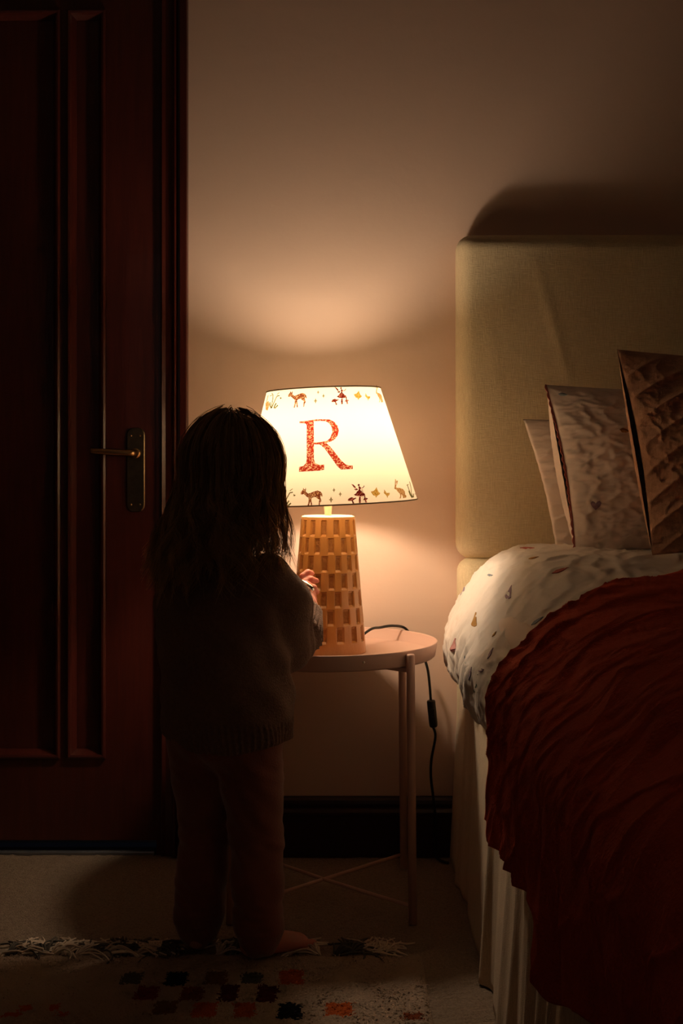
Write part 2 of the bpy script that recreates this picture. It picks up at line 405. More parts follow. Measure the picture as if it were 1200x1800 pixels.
# ------------------------------------------------------------ lamp
LX, LY = -0.026, 2.412
lamp = empty('table_lamp', (LX, LY, TZ))
tag(lamp, 'lit table lamp with printed cream shade and notched ochre cone base', 'lamp')
SCL = F/LY
BZ0, BZ1 = TZ+0.0005, EYE-(909-HY)/SCL
RB0, RB1 = 0.0735, 0.0515
def base_mesh():
    N = 14; sub = 20; rows = 7
    nz_per = 16; V = []; na = N*sub*1
    H = BZ1-BZ0
    zt = BZ1-0.004; rowh = (H-0.024)/rows
    zs = []
    zs.append((BZ0, None, 0))
    for r in range(rows-1, -1, -1):
        top = zt-r*rowh; bot = top-rowh
        for k in range(nz_per): zs.append((bot+rowh*k/nz_per, r, k/nz_per))
    zs.append((zt, None, 0)); zs.append((BZ1-0.001, None, 0)); zs.append((BZ1, None, 0))
    Fc = []; idx = []
    depth = {}
    for i, (z, r, t) in enumerate(zs):
        R = RB0+(RB1-RB0)*(z-BZ0)/H
        if z == BZ1: R -= 0.001
        for j in range(na):
            a = j/na*N+(0.5*(r % 2) if r is not None else 0)+0.12*math.sin(j/na*2*PI*3+(r or 0)*1.3)*0.5
            c = a % 1.0; d = 0.0; RW = 0.47
            if r is not None:
                du = min(c, RW-c) if c < RW else -1       # inside the recess across
                if du > 0:
                    a1 = min(1.0, du/0.05)
                    b1 = min(1.0, max(0.0, (t-0.06)/0.13)); b2 = min(1.0, max(0.0, (1.0-t)/0.07))
                    # scooped: deepest just above the bottom ledge, running out towards the top
                    d = a1*min(b1, b2)*(0.0055-0.0025*t)
            depth[(i, j)] = d
            th = 2*PI*j/na
            V.append(((R-d)*math.cos(th), (R-d)*math.sin(th), z))
    for i in range(len(zs)-1):
        for j in range(na):
            j2 = (j+1) % na
            Fc.append((i*na+j, i*na+j2, (i+1)*na+j2, (i+1)*na+j))
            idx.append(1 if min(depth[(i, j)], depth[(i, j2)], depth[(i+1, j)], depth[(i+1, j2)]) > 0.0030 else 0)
    Fc.append(tuple(range(na))[::-1]); idx.append(0)
    Fc.append(tuple((len(zs)-1)*na+j for j in range(na))); idx.append(0)
    V = [(LX+x, LY+y, z) for x, y, z in V]
    o = mesh_obj('lamp_base', V, Fc, None, lamp, smooth=False, mats=[M['lampbase'], M['recess']], idx=idx)
    return o
base_mesh()
lathe('felt_foot', [(0.0005, TZ+0.0001), (0.071, TZ+0.0001), (0.071, TZ+0.0012)], M['black'], lamp, 64, LX, LY)
lathe('base_cap', [(0.0005, BZ1+0.0038), (0.046, BZ1+0.0034), (0.0505, BZ1+0.002), (0.0515, BZ1+0.0002), (0.050, BZ1-0.0006)], M['capclay'], lamp, 64, LX, LY)
NZ1 = EYE-(868-HY)/SCL
lathe('neck', [(0.0063, BZ1+0.003), (0.0075, BZ1+0.016), (0.0096, NZ1), (0.014, NZ1+0.001), (0.014, NZ1+0.035), (0.011, NZ1+0.036)], M['capclay'], lamp, 32, LX, LY)
# shade, slightly crooked on its base
ST, SB = 686.0, 883.0
SZ1 = EYE-(ST-HY)/SCL; SZ0 = EYE-(SB-HY)/SCL
SR1, SR0 = 0.1095, 0.1715
CX1, CX0 = 568.5, 576.5
shx = (CX0-600)/SCL; shy = LY
tilt = math.atan2((CX1-CX0), (SB-ST))    # leans to the left
SH = Matrix.Translation((shx, shy, SZ0)) @ Matrix.Rotation(tilt, 4, 'Y') @ Matrix.Rotation(math.radians(0.6), 4, 'X')
HS = SZ1-SZ0
def cone_pt(th, v, off=0.0):
    """th=0 faces the camera (-Y), positive to the right; v 0 bottom 1 top"""
    R = SR0+(SR1-SR0)*v+off
    return Vector((R*math.sin(th), -R*math.cos(th), HS*v))
def shade_mesh(v0, v1, off_out, off_in, name, m, par, nv=8):
    n = 128; V = []; Fc = []
    ring = [(v0+(v1-v0)*k/nv, off_out) for k in range(nv+1)]+[(v1-(v1-v0)*k/nv, off_in) for k in range(nv+1)]
    for v, off in ring:
        for j in range(n): V.append(SH @ cone_pt(2*PI*j/n, v, off))
    k = len(ring)
    for i in range(k):
        i2 = (i+1) % k
        for j in range(n): Fc.append((i*n+j, i*n+(j+1) % n, i2*n+(j+1) % n, i2*n+j))
    return mesh_obj(name, V, Fc, m, par)
def shade_single():
    n = 160; nv = 16; V = [SH @ cone_pt(2*PI*j/n, i/nv) for i in range(nv+1) for j in range(n)]
    Fc = [(i*n+j, i*n+(j+1) % n, (i+1)*n+(j+1) % n, (i+1)*n+j) for i in range(nv) for j in range(n)]
    return mesh_obj('lamp_shade', V, Fc, M['shade'], lamp)
shade = shade_single()
M['rimtape'] = mat('shade_rim_tape', (0.33, 0.25, 0.15), 0.7, 0.2)
for nm, v in (('top_rim', 1.0), ('bottom_rim', 0.0)):
    r = 0.0013; V, Fc = tube([SH @ cone_pt(2*PI*j/128, v) for j in range(128)], r, 8, True)
    mesh_obj(nm, V, Fc, M['rimtape'], shade)
# spider: three wires and a ring carrying the shade at the bottom of the top opening
V = []; Fc = []
for k in range(3):
    th = 2*PI*k/3+0.4; p = SH @ cone_pt(th, 0.12, -0.001); q = Vector((LX+0.012*math.sin(th), LY-0.012*math.cos(th), NZ1+0.012))
    v, f = tube([p, q], 0.0012, 6); b0 = len(V); V += v; Fc += [tuple(i+b0 for i in g) for g in f]
mesh_obj('shade_carrier', V, Fc, M['brass'], lamp)
# bulb
bz = 0.882
bprof = [(0.0005, bz+0.030)]+[(0.030*math.sin(a), bz+0.030*math.cos(a)) for a in np.linspace(0.15, 2.3, 14)]+[(0.013, bz-0.032), (0.013, bz-0.036), (0.0005, bz-0.036)]
lathe('light_bulb', bprof, M['bulb'], lamp, 32, LX, LY)

# printed decoration, drawn in photograph pixels and wrapped on the cone
def px_to_cone(x, y):
    v = (SB-y)/(SB-ST); cx = CX0+(CX1-CX0)*v; R = (SR0+(SR1-SR0)*v)*SCL
    s = max(-0.985, min(0.985, (x-cx)/R)); th = math.asin(s)
    # rows bow a little with perspective
    return th, v+0.0
def stroke(pts, w):
    out = []
    for a, b in zip(pts[:-1], pts[1:]):
        dx, dy = b[0]-a[0], b[1]-a[1]; l = math.hypot(dx, dy) or 1; nx_, ny_ = -dy/l*w/2, dx/l*w/2
        out.append([[(a[0]+nx_, a[1]+ny_), (b[0]+nx_, b[1]+ny_), (b[0]-nx_, b[1]-ny_), (a[0]-nx_, a[1]-ny_)]])
    return out
def decal(name, shapes, m, par, off=0.0007, turn=0.0, step=2.5):
    """shapes: list of [outer, hole...] loops in pixels"""
    bm = bmesh.new()
    for loops in shapes:
        l3 = [[Vector((x, y, 0)) for x, y in lp] for lp in loops]
        tris = geometry.tessellate_polygon(l3); flat = [p for lp in l3 for p in lp]
        vs_ = [bm.verts.new(p) for p in flat]
        for t in tris:
            try: bm.faces.new([vs_[i] for i in t])
            except ValueError: pass
    bm.verts.ensure_lookup_table()
    if not bm.verts: bm.free(); return None
    x0 = min(v.co.x for v in bm.verts); x1 = max(v.co.x for v in bm.verts)
    x = x0+step
    while x < x1:
        bmesh.ops.bisect_plane(bm, geom=bm.verts[:]+bm.edges[:]+bm.faces[:], plane_co=(x, 0, 0), plane_no=(1, 0, 0)); x += step
    for v in bm.verts:
        th, vv = px_to_cone(v.co.x, v.co.y); v.co = SH @ cone_pt(th+turn, vv, off)
    return bm_obj(name, bm, m, par, True)
def cr(pts, ox, oy, s): return [(ox+x/s, oy+y/s) for x, y in pts]
Ro = cr([(100,225),(180,225),(330,210),(400,203),(600,215),(680,260),(735,330),(755,410),(735,490),(690,550),(630,585),(545,605),(610,665),(700,780),(790,900),(870,975),(930,995),(985,995),(985,1055),(790,1055),(730,1000),(600,810),(520,700),(470,650),(440,628),(345,622),(345,870),(370,935),(440,965),(515,960),(515,1045),(440,1060),(100,1065),(100,985),(170,970),(210,930),(225,870),(222,300),(205,270),(170,260),(100,255)], 520, 720, 10)
Rh = cr([(338,235),(440,232),(540,245),(600,290),(636,350),(646,430),(612,525),(560,570),(440,588),(345,592)], 520, 720, 10)
decal('printed_letter', [[Ro, Rh]], M['ink_red'], shade)['label'] = 'red floral printed capital letter R'
A = lambda p: cr(p, 480, 820, 8.571)
B = lambda p: cr(p, 600, 820, 8.571)
deer = [[A([(455,372),(457,340),(485,310),(492,280),(502,302),(518,308),(522,280),(532,302),(526,335),(560,365),(590,358),(640,340),(690,326),(735,345),(756,372),(764,410),(745,415),(735,388),(732,420),(742,450),(747,478),(727,500),(724,545),(708,545),(710,490),(716,455),(690,440),(660,415),(620,425),(606,440),(612,480),(620,548),(600,548),(595,482),(582,500),(572,548),(548,548),(564,490),(568,430),(530,400),(500,368),(480,376)])]]
plant = stroke(A([(205,285),(230,320),(228,380),(215,440),(205,530)]), 1.6)+stroke(A([(170,330),(215,318)]), 1.3)+stroke(A([(345,340),(300,345),(275,390),(235,470),(205,530)]), 1.8)+stroke(A([(300,320),(340,290)]), 1.2)+stroke(A([(175,430),(180,490),(205,532)]), 2.4)+stroke(A([(290,455),(260,500),(250,535)]), 2.4)+stroke(A([(318,490),(280,525),(262,535)]), 2.4)+stroke(A([(350,390),(380,380)]), 1.5)+stroke(A([(355,365),(372,395)]), 1.3)
def star(cx, cy, r): return [[[(cx, cy-r), (cx+r*0.28, cy-r*0.25), (cx+r*0.68, cy), (cx+r*0.28, cy+r*0.25), (cx, cy+r), (cx-r*0.28, cy+r*0.25), (cx-r*0.68, cy), (cx-r*0.28, cy-r*0.25)]]]
stars = star(587.6, 858.5, 3.8)+star(597.8, 865.6, 4.2)+star(582.8, 874, 5.2)
fairy = [[B([(135,255),(165,265),(195,295),(205,325),(185,320),(160,290)])], [B([(175,335),(215,320),(232,340),(205,350)])],
         [B([(225,272),(240,258),(255,268),(252,288),(232,290)])], [B([(238,290),(255,295),(280,318),(305,305),(318,280),(322,300),(300,322),(272,322),(262,345),(280,365),(300,385),(325,400),(335,430),(335,460),(345,465),(325,470),(315,425),(290,435),(250,435),(200,425),(170,410),(205,385),(215,365),(240,345)])],
         [B([(85,480),(100,455),(140,440),(175,455),(200,450),(208,458),(180,475),(150,492),(95,492)])], [B([(140,490),(160,490),(182,535),(155,538),(150,515)])],
         [B([(245,440),(268,440),(270,528),(245,530),(240,490)])], [B([(300,490),(320,460),(350,460),(372,470),(350,490)])], [B([(325,490),(345,490),(360,525),(335,528)])]]
bfly = [[B([(412,375),(440,372),(465,360),(495,318),(510,360),(525,390),(548,405),(535,425),(508,438),(485,468),(475,440),(445,430),(425,400)])],
        [B([(605,355),(625,385),(640,408),(688,410),(680,440),(660,452),(650,482),(640,450),(622,430),(598,405),(605,385)])]]
rabbit = [[B([(770,215),(785,230),(780,300),(790,300),(785,250),(800,240),(812,250),(800,290),(782,320),(790,345),(840,350),(890,370),(915,405),(920,450),(940,470),(935,495),(880,500),(885,485),(865,440),(855,490),(850,500),(830,500),(845,465),(835,430),(800,395),(785,370),(755,355),(765,300)])]]
plant2 = stroke(B([(960,320),(975,360),(1000,430),(1040,505)]), 1.3)+stroke(B([(1000,270),(1020,350),(1020,430),(1050,505)]), 1.2)+stroke(B([(980,400),(1000,460),(1030,505)]), 2.0)+stroke(B([(1060,450),(1055,505)]), 1.6)+stroke(B([(1090,450),(1095,470)]), 1.5)+stroke(B([(950,320),(980,310)]), 1.3)
bot_x = [485, 515, 551, 590, 627, 657, 679, 699, 722]; top_x = [462, 491, 526, 563, 598, 629, 646, 665, 676]
def to_top(shapes, cx):
    tx = float(np.interp(cx, bot_x, top_x)); k = 0.88 if cx < 690 else 0.6
    return [[[(tx+(x-cx)*k, 687+(y-850)*0.93) for x, y in lp] for lp in s] for s in shapes]
items = [('printed_plant', plant, 'ink_green', 511), ('printed_deer', deer, 'ink_brown', 551), ('printed_stars', stars, 'ink_grey', 590),
         ('printed_fairy', fairy, 'ink_maroon', 627), ('printed_butterflies', bfly, 'ink_gold', 665), ('printed_rabbit', rabbit, 'ink_tan', 699), ('printed_plant', plant2, 'ink_green', 722)]
for nm, shp, mk, cx in items:
    decal(nm, shp, M[mk], shade)
    if cx < 715: decal(nm, to_top(shp, cx), M[mk], shade)
    if cx < 715: decal(nm, shp, M[mk], shade, turn=PI); decal(nm, to_top(shp, cx), M[mk], shade, turn=PI)
decal('printed_rabbit', [[[(945-x, y-163.5) for x, y in lp] for lp in s] for s in []] or stroke([(474, 693), (471, 705)], 1.4)+[[[(469, 706), (475, 703), (477, 710), (474, 720), (470, 718)]]], M['ink_tan'], shade)
# power cord with inline switch
cord_pts = smooth_path([(LX+0.045, LY+0.056, TZ+0.006), W(650, 1107, 2.50), W(668, 1103, 2.535), W(690, 1100, 2.555), W(712, 1104.5, 2.575), (0.150, 2.608, 0.465), W(742, 1150, 2.625), W(751, 1175, 2.62), W(755, 1205, 2.62), W(757, 1232, 2.62)], 6)
V, Fc = tube(cord_pts, 0.0028, 8)
c2 = smooth_path([W(761, 1278, 2.62), W(765, 1295, 2.62), W(758, 1335, 2.625), W(757, 1365, 2.625), W(761, 1400, 2.63), W(765, 1440, 2.63), (0.195, 2.63, 0.02), (0.205, 2.622, 0.004), (0.222, 2.60, 0.004)], 6)
v2, f2 = tube(c2, 0.0028, 8); b0 = len(V); V += v2; Fc += [tuple(i+b0 for i in g) for g in f2]
cord = mesh_obj('power_cord', V, Fc, M['black'], lamp)
p0 = W(757, 1230, 2.62); p1 = W(762, 1279, 2.62)
sw = tubeo('inline_switch', smooth_path([p0, p0.lerp(p1, 0.15), p0.lerp(p1, 0.85), p1], 4), 0.01, M['black'], cord, 16, radii=[0.004, 0.007, 0.0085, 0.009]+[0.009]*5+[0.0085, 0.0075, 0.006, 0.004])
mp_ = p0.lerp(p1, 0.45); bm = bmesh.new(); box(bm, mp_.x-0.0045, mp_.x+0.0045, 2.6085, 2.613, mp_.z-0.009, mp_.z+0.009, 0.001)
bm_obj('switch_rocker', bm, M['black'], cord)
adopt(lamp)

# ------------------------------------------------------------ bed
bed = empty('bed', (0.8, 1.65, 0)); tag(bed, 'single bed with tall cream linen headboard and gathered linen valance', 'bed')
HF = 2.597          # headboard face
def cushion(name, x0, x1, y0, y1, z0, z1, m, par, r=0.02, seed=0):
    bm = bmesh.new(); box(bm, x0, x1, y0, y1, z0, z1)
    bmesh.ops.bevel(bm, geom=bm.edges[:], offset=r, segments=6, affect='EDGES', profile=0.5)
    bmesh.ops.subdivide_edges(bm, edges=[e for e in bm.edges if e.calc_length() > 0.1], cuts=(110 if z1 > 1 else 30), use_grid_fill=True)
    for v in bm.verts:
        c = v.co
        if c.y < y0+0.03:
            c.y += 0.007*math.exp(-(c.x-x0)/0.07)
            c.y -= 0.004*math.sin(PI*(c.z-z0)/(z1-z0))*1.0-0.0012*noise.noise(Vector((c.x*9+seed, 0, c.z*2.2)))
            for (xa, za, xb, zb, am) in ((0.40, 1.27, 0.475, 0.99, 0.0035), (0.475, 0.99, 0.482, 0.86, 0.003), (0.30, 1.17, 0.335, 0.93, 0.0018)):
                t_ = (c.z-za)/(zb-za)
                if -0.1 < t_ < 1.1: c.y -= am*math.exp(-((c.x-(xa+(xb-xa)*t_))/0.008)**2)*max(0, 1-abs(2*t_-1)**3)
    return bm_obj(name, bm, m, par, True)
cushion('headboard', 0.240, 1.50, HF, WY-0.001, 0.634, 1.314, M['linen'], bed, 0.034)
cushion('headboard_base', 0.243, 1.50, HF, WY-0.001, 0.10, 0.637, M['linen'], bed, 0.030, 4)
boxo('bed_frame', (0.255, 1.30, 0.66, HF-0.003, 0.06, 0.36), M['valance'], bed)
cushion('mattress', 0.250, 1.30, 0.68, HF-0.006, 0.362, 0.585, M['pillow'], bed, 0.03)
# valance: side drop with folds
def valance():
    ny_ = 420; nz_ = 34
    Yv = np.linspace(2.655, 0.64, ny_); t = np.linspace(0, 1, nz_)
    Yg, T = np.meshgrid(Yv, t, indexing='ij')
    Zg = 0.40*(1-T)+0.002*T
    x = 0.2500-0.018*T
    x = x-0.008*np.clip((2.62-Yg)/0.25, 0, 1)*0
    fold = np.zeros_like(Yg)
    for (yc, w, a) in ((2.47, 0.02, 0.007), (2.36, 0.03, -0.006), (1.98, 0.012, 0.011), (1.93, 0.03, -0.007), (1.80, 0.02, 0.006), (1.70, 0.016, 0.010), (1.62, 0.02, 0.007), (1.55, 0.014, 0.012), (1.47, 0.018, 0.010), (1.41, 0.012, 0.009), (1.33, 0.018, 0.011), (1.25, 0.015, 0.010), (1.16, 0.018, 0.011), (1.08, 0.015, 0.010), (0.98, 0.018, 0.011), (0.9, 0.015, 0.01), (0.8, 0.018, 0.01)):
        fold = fold+a*np.exp(-((Yg-yc-0.012*np.sin(T*3+yc*9))/w)**2)
    x = x-fold*(0.35+0.9*T)-0.0018*fbm(Yg*16, Zg*4, 5, 3)
    V = np.stack([x, Yg, Zg], -1).reshape(-1, 3)
    o = mesh_obj('valance', V, grid_faces(ny_, nz_), M['valance'], bed)
    md = o.modifiers.new('cloth_thickness', 'SOLIDIFY'); md.thickness = 0.002; md.offset = -1
valance()
adopt(bed)

# duvet and throw share the drape profile of the bed: (x, z) by arc length from the lower hem
PF = np.array([(0.2500, 0.392), (0.2400, 0.412), (0.2130, 0.430), (0.2030, 0.455), (0.2010, 0.490), (0.2130, 0.528), (0.2360, 0.566), (0.2600, 0.602), (0.2900, 0.634), (0.3300, 0.657), (0.3800, 0.668), (0.5000, 0.668), (0.7000, 0.660), (0.9000, 0.655), (1.1000, 0.650), (1.30, 0.62)])
def dense(P, n=400):
    P = [Vector((p[0], p[1], 0)) for p in P]; Q = smooth_path(P, 12); Q = np.array([(q.x, q.y) for q in Q])
    s = np.r_[0, np.cumsum(np.hypot(*np.diff(Q, axis=0).T))]; return Q, s
PQ, PS = dense(PF)
def DROP(y):
    q = np.clip((2.25-y)/0.35, 0, 1); return 0.042*q*q*(3-2*q)
def duvet_S(s, y):
    """point of the duvet's outer surface"""
    s = np.asarray(s, float); y = np.asarray(y, float)
    x = np.interp(s, PS, PQ[:, 0]); z = np.interp(s, PS, PQ[:, 1])
    e = 0.002; tx = np.interp(s+e, PS, PQ[:, 0])-np.interp(s-e, PS, PQ[:, 0]); tz = np.interp(s+e, PS, PQ[:, 1])-np.interp(s-e, PS, PQ[:, 1])
    l = np.hypot(tx, tz)+1e-9; nx_, nz_ = -tz/l, tx/l
    side = np.exp(-((s-0.06)/0.10)**2)
    # soft folds: long diagonal ones over the roll, tighter gathers at the hem
    d = 0.0035*fbm(s*9+y*5, y*7-s*6, 11, 3)
    d = d+0.0040*np.sin(y*24+s*26+1.6*np.sin(y*7))*np.clip(0.30-s, 0, 0.3)/0.3
    d = d+0.0045*side*np.sin(y*62+3.0*np.sin(y*9)+s*14)
    d = d+0.0012*fbm(s*60+y*22, y*38-s*20, 13, 3)*np.clip(1.2-s, 0.2, 1)
    d = d+0.0032*ridge(s*2.2+y*1.2, y*2.6-s*5.0, 41, 11.0, 2.5)+0.0028*ridge(s*3+y*6, y*3-s*9, 42, 9.0)*np.clip(1.0-s, 0.3, 1)
    d = d-0.0030*ridge(s*1.5, y*9, 43, 7.0)*side
    d = d-0.020*np.clip((1.92-y)/0.2, 0, 1)
    # puffed out at the head end, flattening to the foot
    head = np.clip((2.565-y)/0.075, 0, 1); rnd = np.sqrt(np.clip(1-(1-head)**2, 0, 1))
    d = d-0.045*(1-rnd)
    foot = np.clip((y-0.66)/0.07, 0, 1); d = d-0.04*(1-np.sqrt(np.clip(1-(1-foot)**2, 0, 1)))
    zz = z+nz_*d-DROP(y)*np.clip((z-0.50)/0.12, 0, 1)
    return np.stack([x+nx_*d, y+0*x, zz], -1)
ns, nyy = 230, 560
S_, Y_ = np.meshgrid(np.linspace(0.0, PS[-1]*0.985, ns), np.linspace(2.565, 0.66, nyy), indexing='ij')
duvet = mesh_obj('duvet', duvet_S(S_, Y_).reshape(-1, 3), grid_faces(ns, nyy)[:, ::-1], M['duvet'])
md = duvet.modifiers.new('quilt_thickness', 'SOLIDIFY'); md.thickness = 0.02; md.offset = -1
tag(duvet, 'puffy off-white duvet with small embroidered motifs hanging over the bed side', 'duvet')

def surf_decals(S, u_rng, v_rng, items, parent, name, n=(160, 320), off=0.0012, front=None):
    """stitched motifs laid on a parametric surface where the photograph shows them"""
    U, V_ = np.meshgrid(np.linspace(*u_rng, n[0]), np.linspace(*v_rng, n[1]), indexing='ij')
    P = S(U, V_); PX = 600+P[..., 0]*F/P[..., 1]; PY = HY+(EYE-P[..., 2])*F/P[..., 1]
    for cx, cy, polys, m in items:
        D = (PX-cx)**2+(PY-cy)**2; k = np.unravel_index(np.argmin(D), D.shape); u0, v0 = U[k], V_[k]
        eu = (u_rng[1]-u_rng[0])*0.004; ev = (v_rng[1]-v_rng[0])*0.004
        p = S(np.array([u0, u0+eu, u0]), np.array([v0, v0, v0+ev]))
        nrm = np.cross(p[1]-p[0], p[2]-p[0]); nrm /= np.linalg.norm(nrm)+1e-12
        if nrm @ (np.array([0, 0, EYE])-p[0]) < 0: nrm = -nrm
        wu = (u_rng[1]-u_rng[0])*0.07; wv = (v_rng[1]-v_rng[0])*0.07
        LU, LV = np.meshgrid(np.linspace(u0-wu, u0+wu, 220), np.linspace(v0-wv, v0+wv, 220), indexing='ij')
        LP = S(LU, LV); LX_ = 600+LP[..., 0]*F/LP[..., 1]; LY_ = HY+(EYE-LP[..., 2])*F/LP[..., 1]
        q0 = (PX[k], PY[k])
        bm = bmesh.new()
        for lp in polys:
            tris = geometry.tessellate_polygon([[Vector((x, y, 0)) for x, y in lp]])
            vs_ = []
            for x, y in lp:
                kk = np.unravel_index(np.argmin((LX_-q0[0]-x)**2+(LY_-q0[1]-y)**2), LU.shape)
                vs_.append(bm.verts.new(tuple(LP[kk]+nrm*off)))
            for t in tris:
                try: bm.faces.new([vs_[i] for i in t])
                except ValueError: pass
        r = bmesh.ops.extrude_face_region(bm, geom=bm.faces[:])
        for v in [g for g in r['geom'] if isinstance(g, bmesh.types.BMVert)]: v.co -= Vector(nrm)*(off*1.3)
        bm_obj(name, bm, m, parent)
TH = {k: mat('thread_'+k, c, 0.8, 0.15) for k, c in (('pink', (0.45, 0.22, 0.22)), ('rose', (0.40, 0.12, 0.10)), ('mauve', (0.26, 0.17, 0.22)), ('gold', (0.35, 0.19, 0.05)), ('blue', (0.22, 0.27, 0.32)), ('green', (0.10, 0.13, 0.11)), ('lilac', (0.33, 0.27, 0.36)))}
def drop(w, h, bend=0.0):
    pts = [];
    for k in range(9):
        a = PI*(k/8); pts.append((w*math.cos(a), h*0.32+w*0.8*math.sin(a)))
    return [[(w*0.9, h*0.3)]+pts[1:-1]+[(-w*0.9, h*0.3), (-w*0.35+bend*0.5, -h*0.15), (bend-0.3, -h*0.55), (bend+0.6, -h*0.55), (w*0.45+bend*0.5, -h*0.1)]]
def leafy(l, w, ang):
    c, s = math.cos(ang), math.sin(ang); P = [(-l, 0), (-l*0.4, -w), (l*0.3, -w*0.8), (l, 0), (l*0.3, w*0.8), (-l*0.4, w)]
    return [[(x*c-y*s, x*s+y*c) for x, y in P]]
it = [(813, 1040, drop(3.6, 18, 3), TH['lilac']), (834, 1090, drop(5, 24, 3), TH['gold']), (797, 1132, drop(5.5, 22, 4), TH['pink']),
      (893, 1041, drop(5.5, 22, 6), TH['mauve']), (838, 1209, drop(5, 13, 1)+stroke([(0, 0), (3, -24)], 1.2)[0], TH['green']),
      (862, 1148, leafy(11, 1.6, -1.1), TH['mauve']), (846, 1178, leafy(5, 3, -0.4), TH['mauve']), (927, 962.5, leafy(13, 1.3, 0.0), TH['rose']),
      (985, 1002, leafy(16, 2.6, -0.35), TH['rose']), (945, 1091, leafy(13, 2.2, -0.6), TH['blue']), (862, 1010, leafy(5, 2, 0), TH['blue']),
      (825, 1185, leafy(12, 1.4, -1.35), TH['lilac']), (817, 1160, leafy(8, 1.4, 1.4), TH['blue']), (938, 980, leafy(9, 1.0, -0.2), TH['gold']), (870, 1115, leafy(6, 1.2, -0.9), TH['gold'])]
surf_decals(duvet_S, (0.02, 0.75), (2.5, 1.6), it, duvet, 'embroidered_motif')

# throw: same drape, one wool thickness further out, hem hanging lower than the duvet
PT = np.array([(0.2080, 0.20), (0.2070, 0.30), (0.2060, 0.36), (0.2055, 0.43), (0.2050, 0.47), (0.2070, 0.505), (0.2120, 0.536), (0.2250, 0.575), (0.2500, 0.611), (0.2830, 0.647), (0.3260, 0.671), (0.3780, 0.683), (0.5000, 0.684), (0.7000, 0.676), (0.9000, 0.671), (1.10, 0.667), (1.30, 0.635)])
TQ, TS = dense(PT)
def s_at_z(z): return float(np.interp(z, TQ[:200 if False else 90, 1], TS[:90]))
k_side = np.argmax(TQ[:, 0] > 0.26)
def s_of_z(z): return np.interp(z, TQ[:k_side, 1], TS[:k_side])
def s_of_x(x): return np.interp(x, TQ[k_side:, 0], TS[k_side:])
hemY = np.array([0.60, 0.80, 0.95, 1.02, 1.10, 1.20, 1.235, 1.28, 1.34, 1.49, 1.60, 1.70, 1.78]); hemZ = np.array([0.35, 0.355, 0.35, 0.366, 0.345, 0.30, 0.315, 0.338, 0.350, 0.345, 0.325, 0.315, 0.335])
sE = np.array([s_of_z(0.315), s_of_z(0.36), s_of_z(0.45), s_of_z(0.54), s_of_x(0.283), s_of_x(0.34), s_of_x(0.42), s_of_x(0.50), s_of_x(0.58), s_of_x(0.80), s_of_x(1.3)])
yE = np.array([1.735, 1.765, 1.715, 1.665, 1.68, 1.74, 1.86, 1.975, 2.065, 2.15, 2.17])
na_, nb_ = 300, 420
a_ = np.linspace(0, 1, na_); b_ = np.linspace(0, 1, nb_)
Ag, Bg = np.meshgrid(a_, b_, indexing='ij')
smax = TS[-1]*0.985
s_line = s_of_z(0.335)+Ag**1.15*(smax-s_of_z(0.335))
Yedge = np.interp(s_line, sE, yE)
for _ in range(14):
    e1 = Yedge[:, 0]; e1 = np.convolve(np.r_[[e1[0]]*6, e1, [e1[-1]]*6], np.ones(13)/13, 'valid'); Yedge = np.repeat(e1[:, None], nb_, 1)
Yt = 0.62+(Yedge-0.62)*(1-Bg)
hz_ = np.interp(np.linspace(0.55, 1.85, 600), hemY, hemZ); hz_ = np.convolve(np.r_[[hz_[0]]*12, hz_, [hz_[-1]]*12], np.ones(25)/25, 'valid')
sh = s_of_z(np.interp(Yt, np.linspace(0.55, 1.85, 600), hz_)); corner = 0.045*np.clip(1-(1-np.clip(Bg*14, 0, 1)), 0, 1)*0
St = sh+Ag**1.15*(smax-sh)
def throw_S(s, y):
    x = np.interp(s, TS, TQ[:, 0]); z = np.interp(s, TS, TQ[:, 1]); e = 0.002
    tx = np.interp(s+e, TS, TQ[:, 0])-np.interp(s-e, TS, TQ[:, 0]); tz = np.interp(s+e, TS, TQ[:, 1])-np.interp(s-e, TS, TQ[:, 1])
    l = np.hypot(tx, tz)+1e-9; nx_, nz_ = -tz/l, tx/l
    hang = np.clip((0.33-s)/0.22, 0, 1)
    d = 0.005*np.abs(fbm(s*7+y*4, y*9-s*5, 21, 3))
    fold = 0.5+0.5*np.sin(y*31+1.4*np.sin(y*11)+2*s)
    d = d+hang*(0.012*fold**1.6-0.006+0.004*np.sin(y*73+np.sin(y*13)*2))*1.0
    d = d+0.0035*(1-hang)*np.sin(y*18+s*10)+0.003
    d = d+0.007*ridge(s*1.0+y*0.8, y*3.2-s*1.6, 51, 6.0, 2.0)+0.004*ridge(s*2-y, y*5+s*3, 52, 9.0)
    foot = np.clip((y-0.60)/0.06, 0, 1)
    zz = z+nz_*d-DROP(y)*np.clip((z-0.50)/0.12, 0, 1)
    return np.stack([x+nx_*d, y+0*x, zz], -1)
throw = mesh_obj('throw_blanket', throw_S(St, Yt).reshape(-1, 3), grid_faces(na_, nb_)[:, ::-1], M['throw'])
md = throw.modifiers.new('wool_thickness', 'SOLIDIFY'); md.thickness = 0.006; md.offset = -1
tag(throw, 'rust red wool throw blanket draped across the bed and hanging down its side', 'blanket')

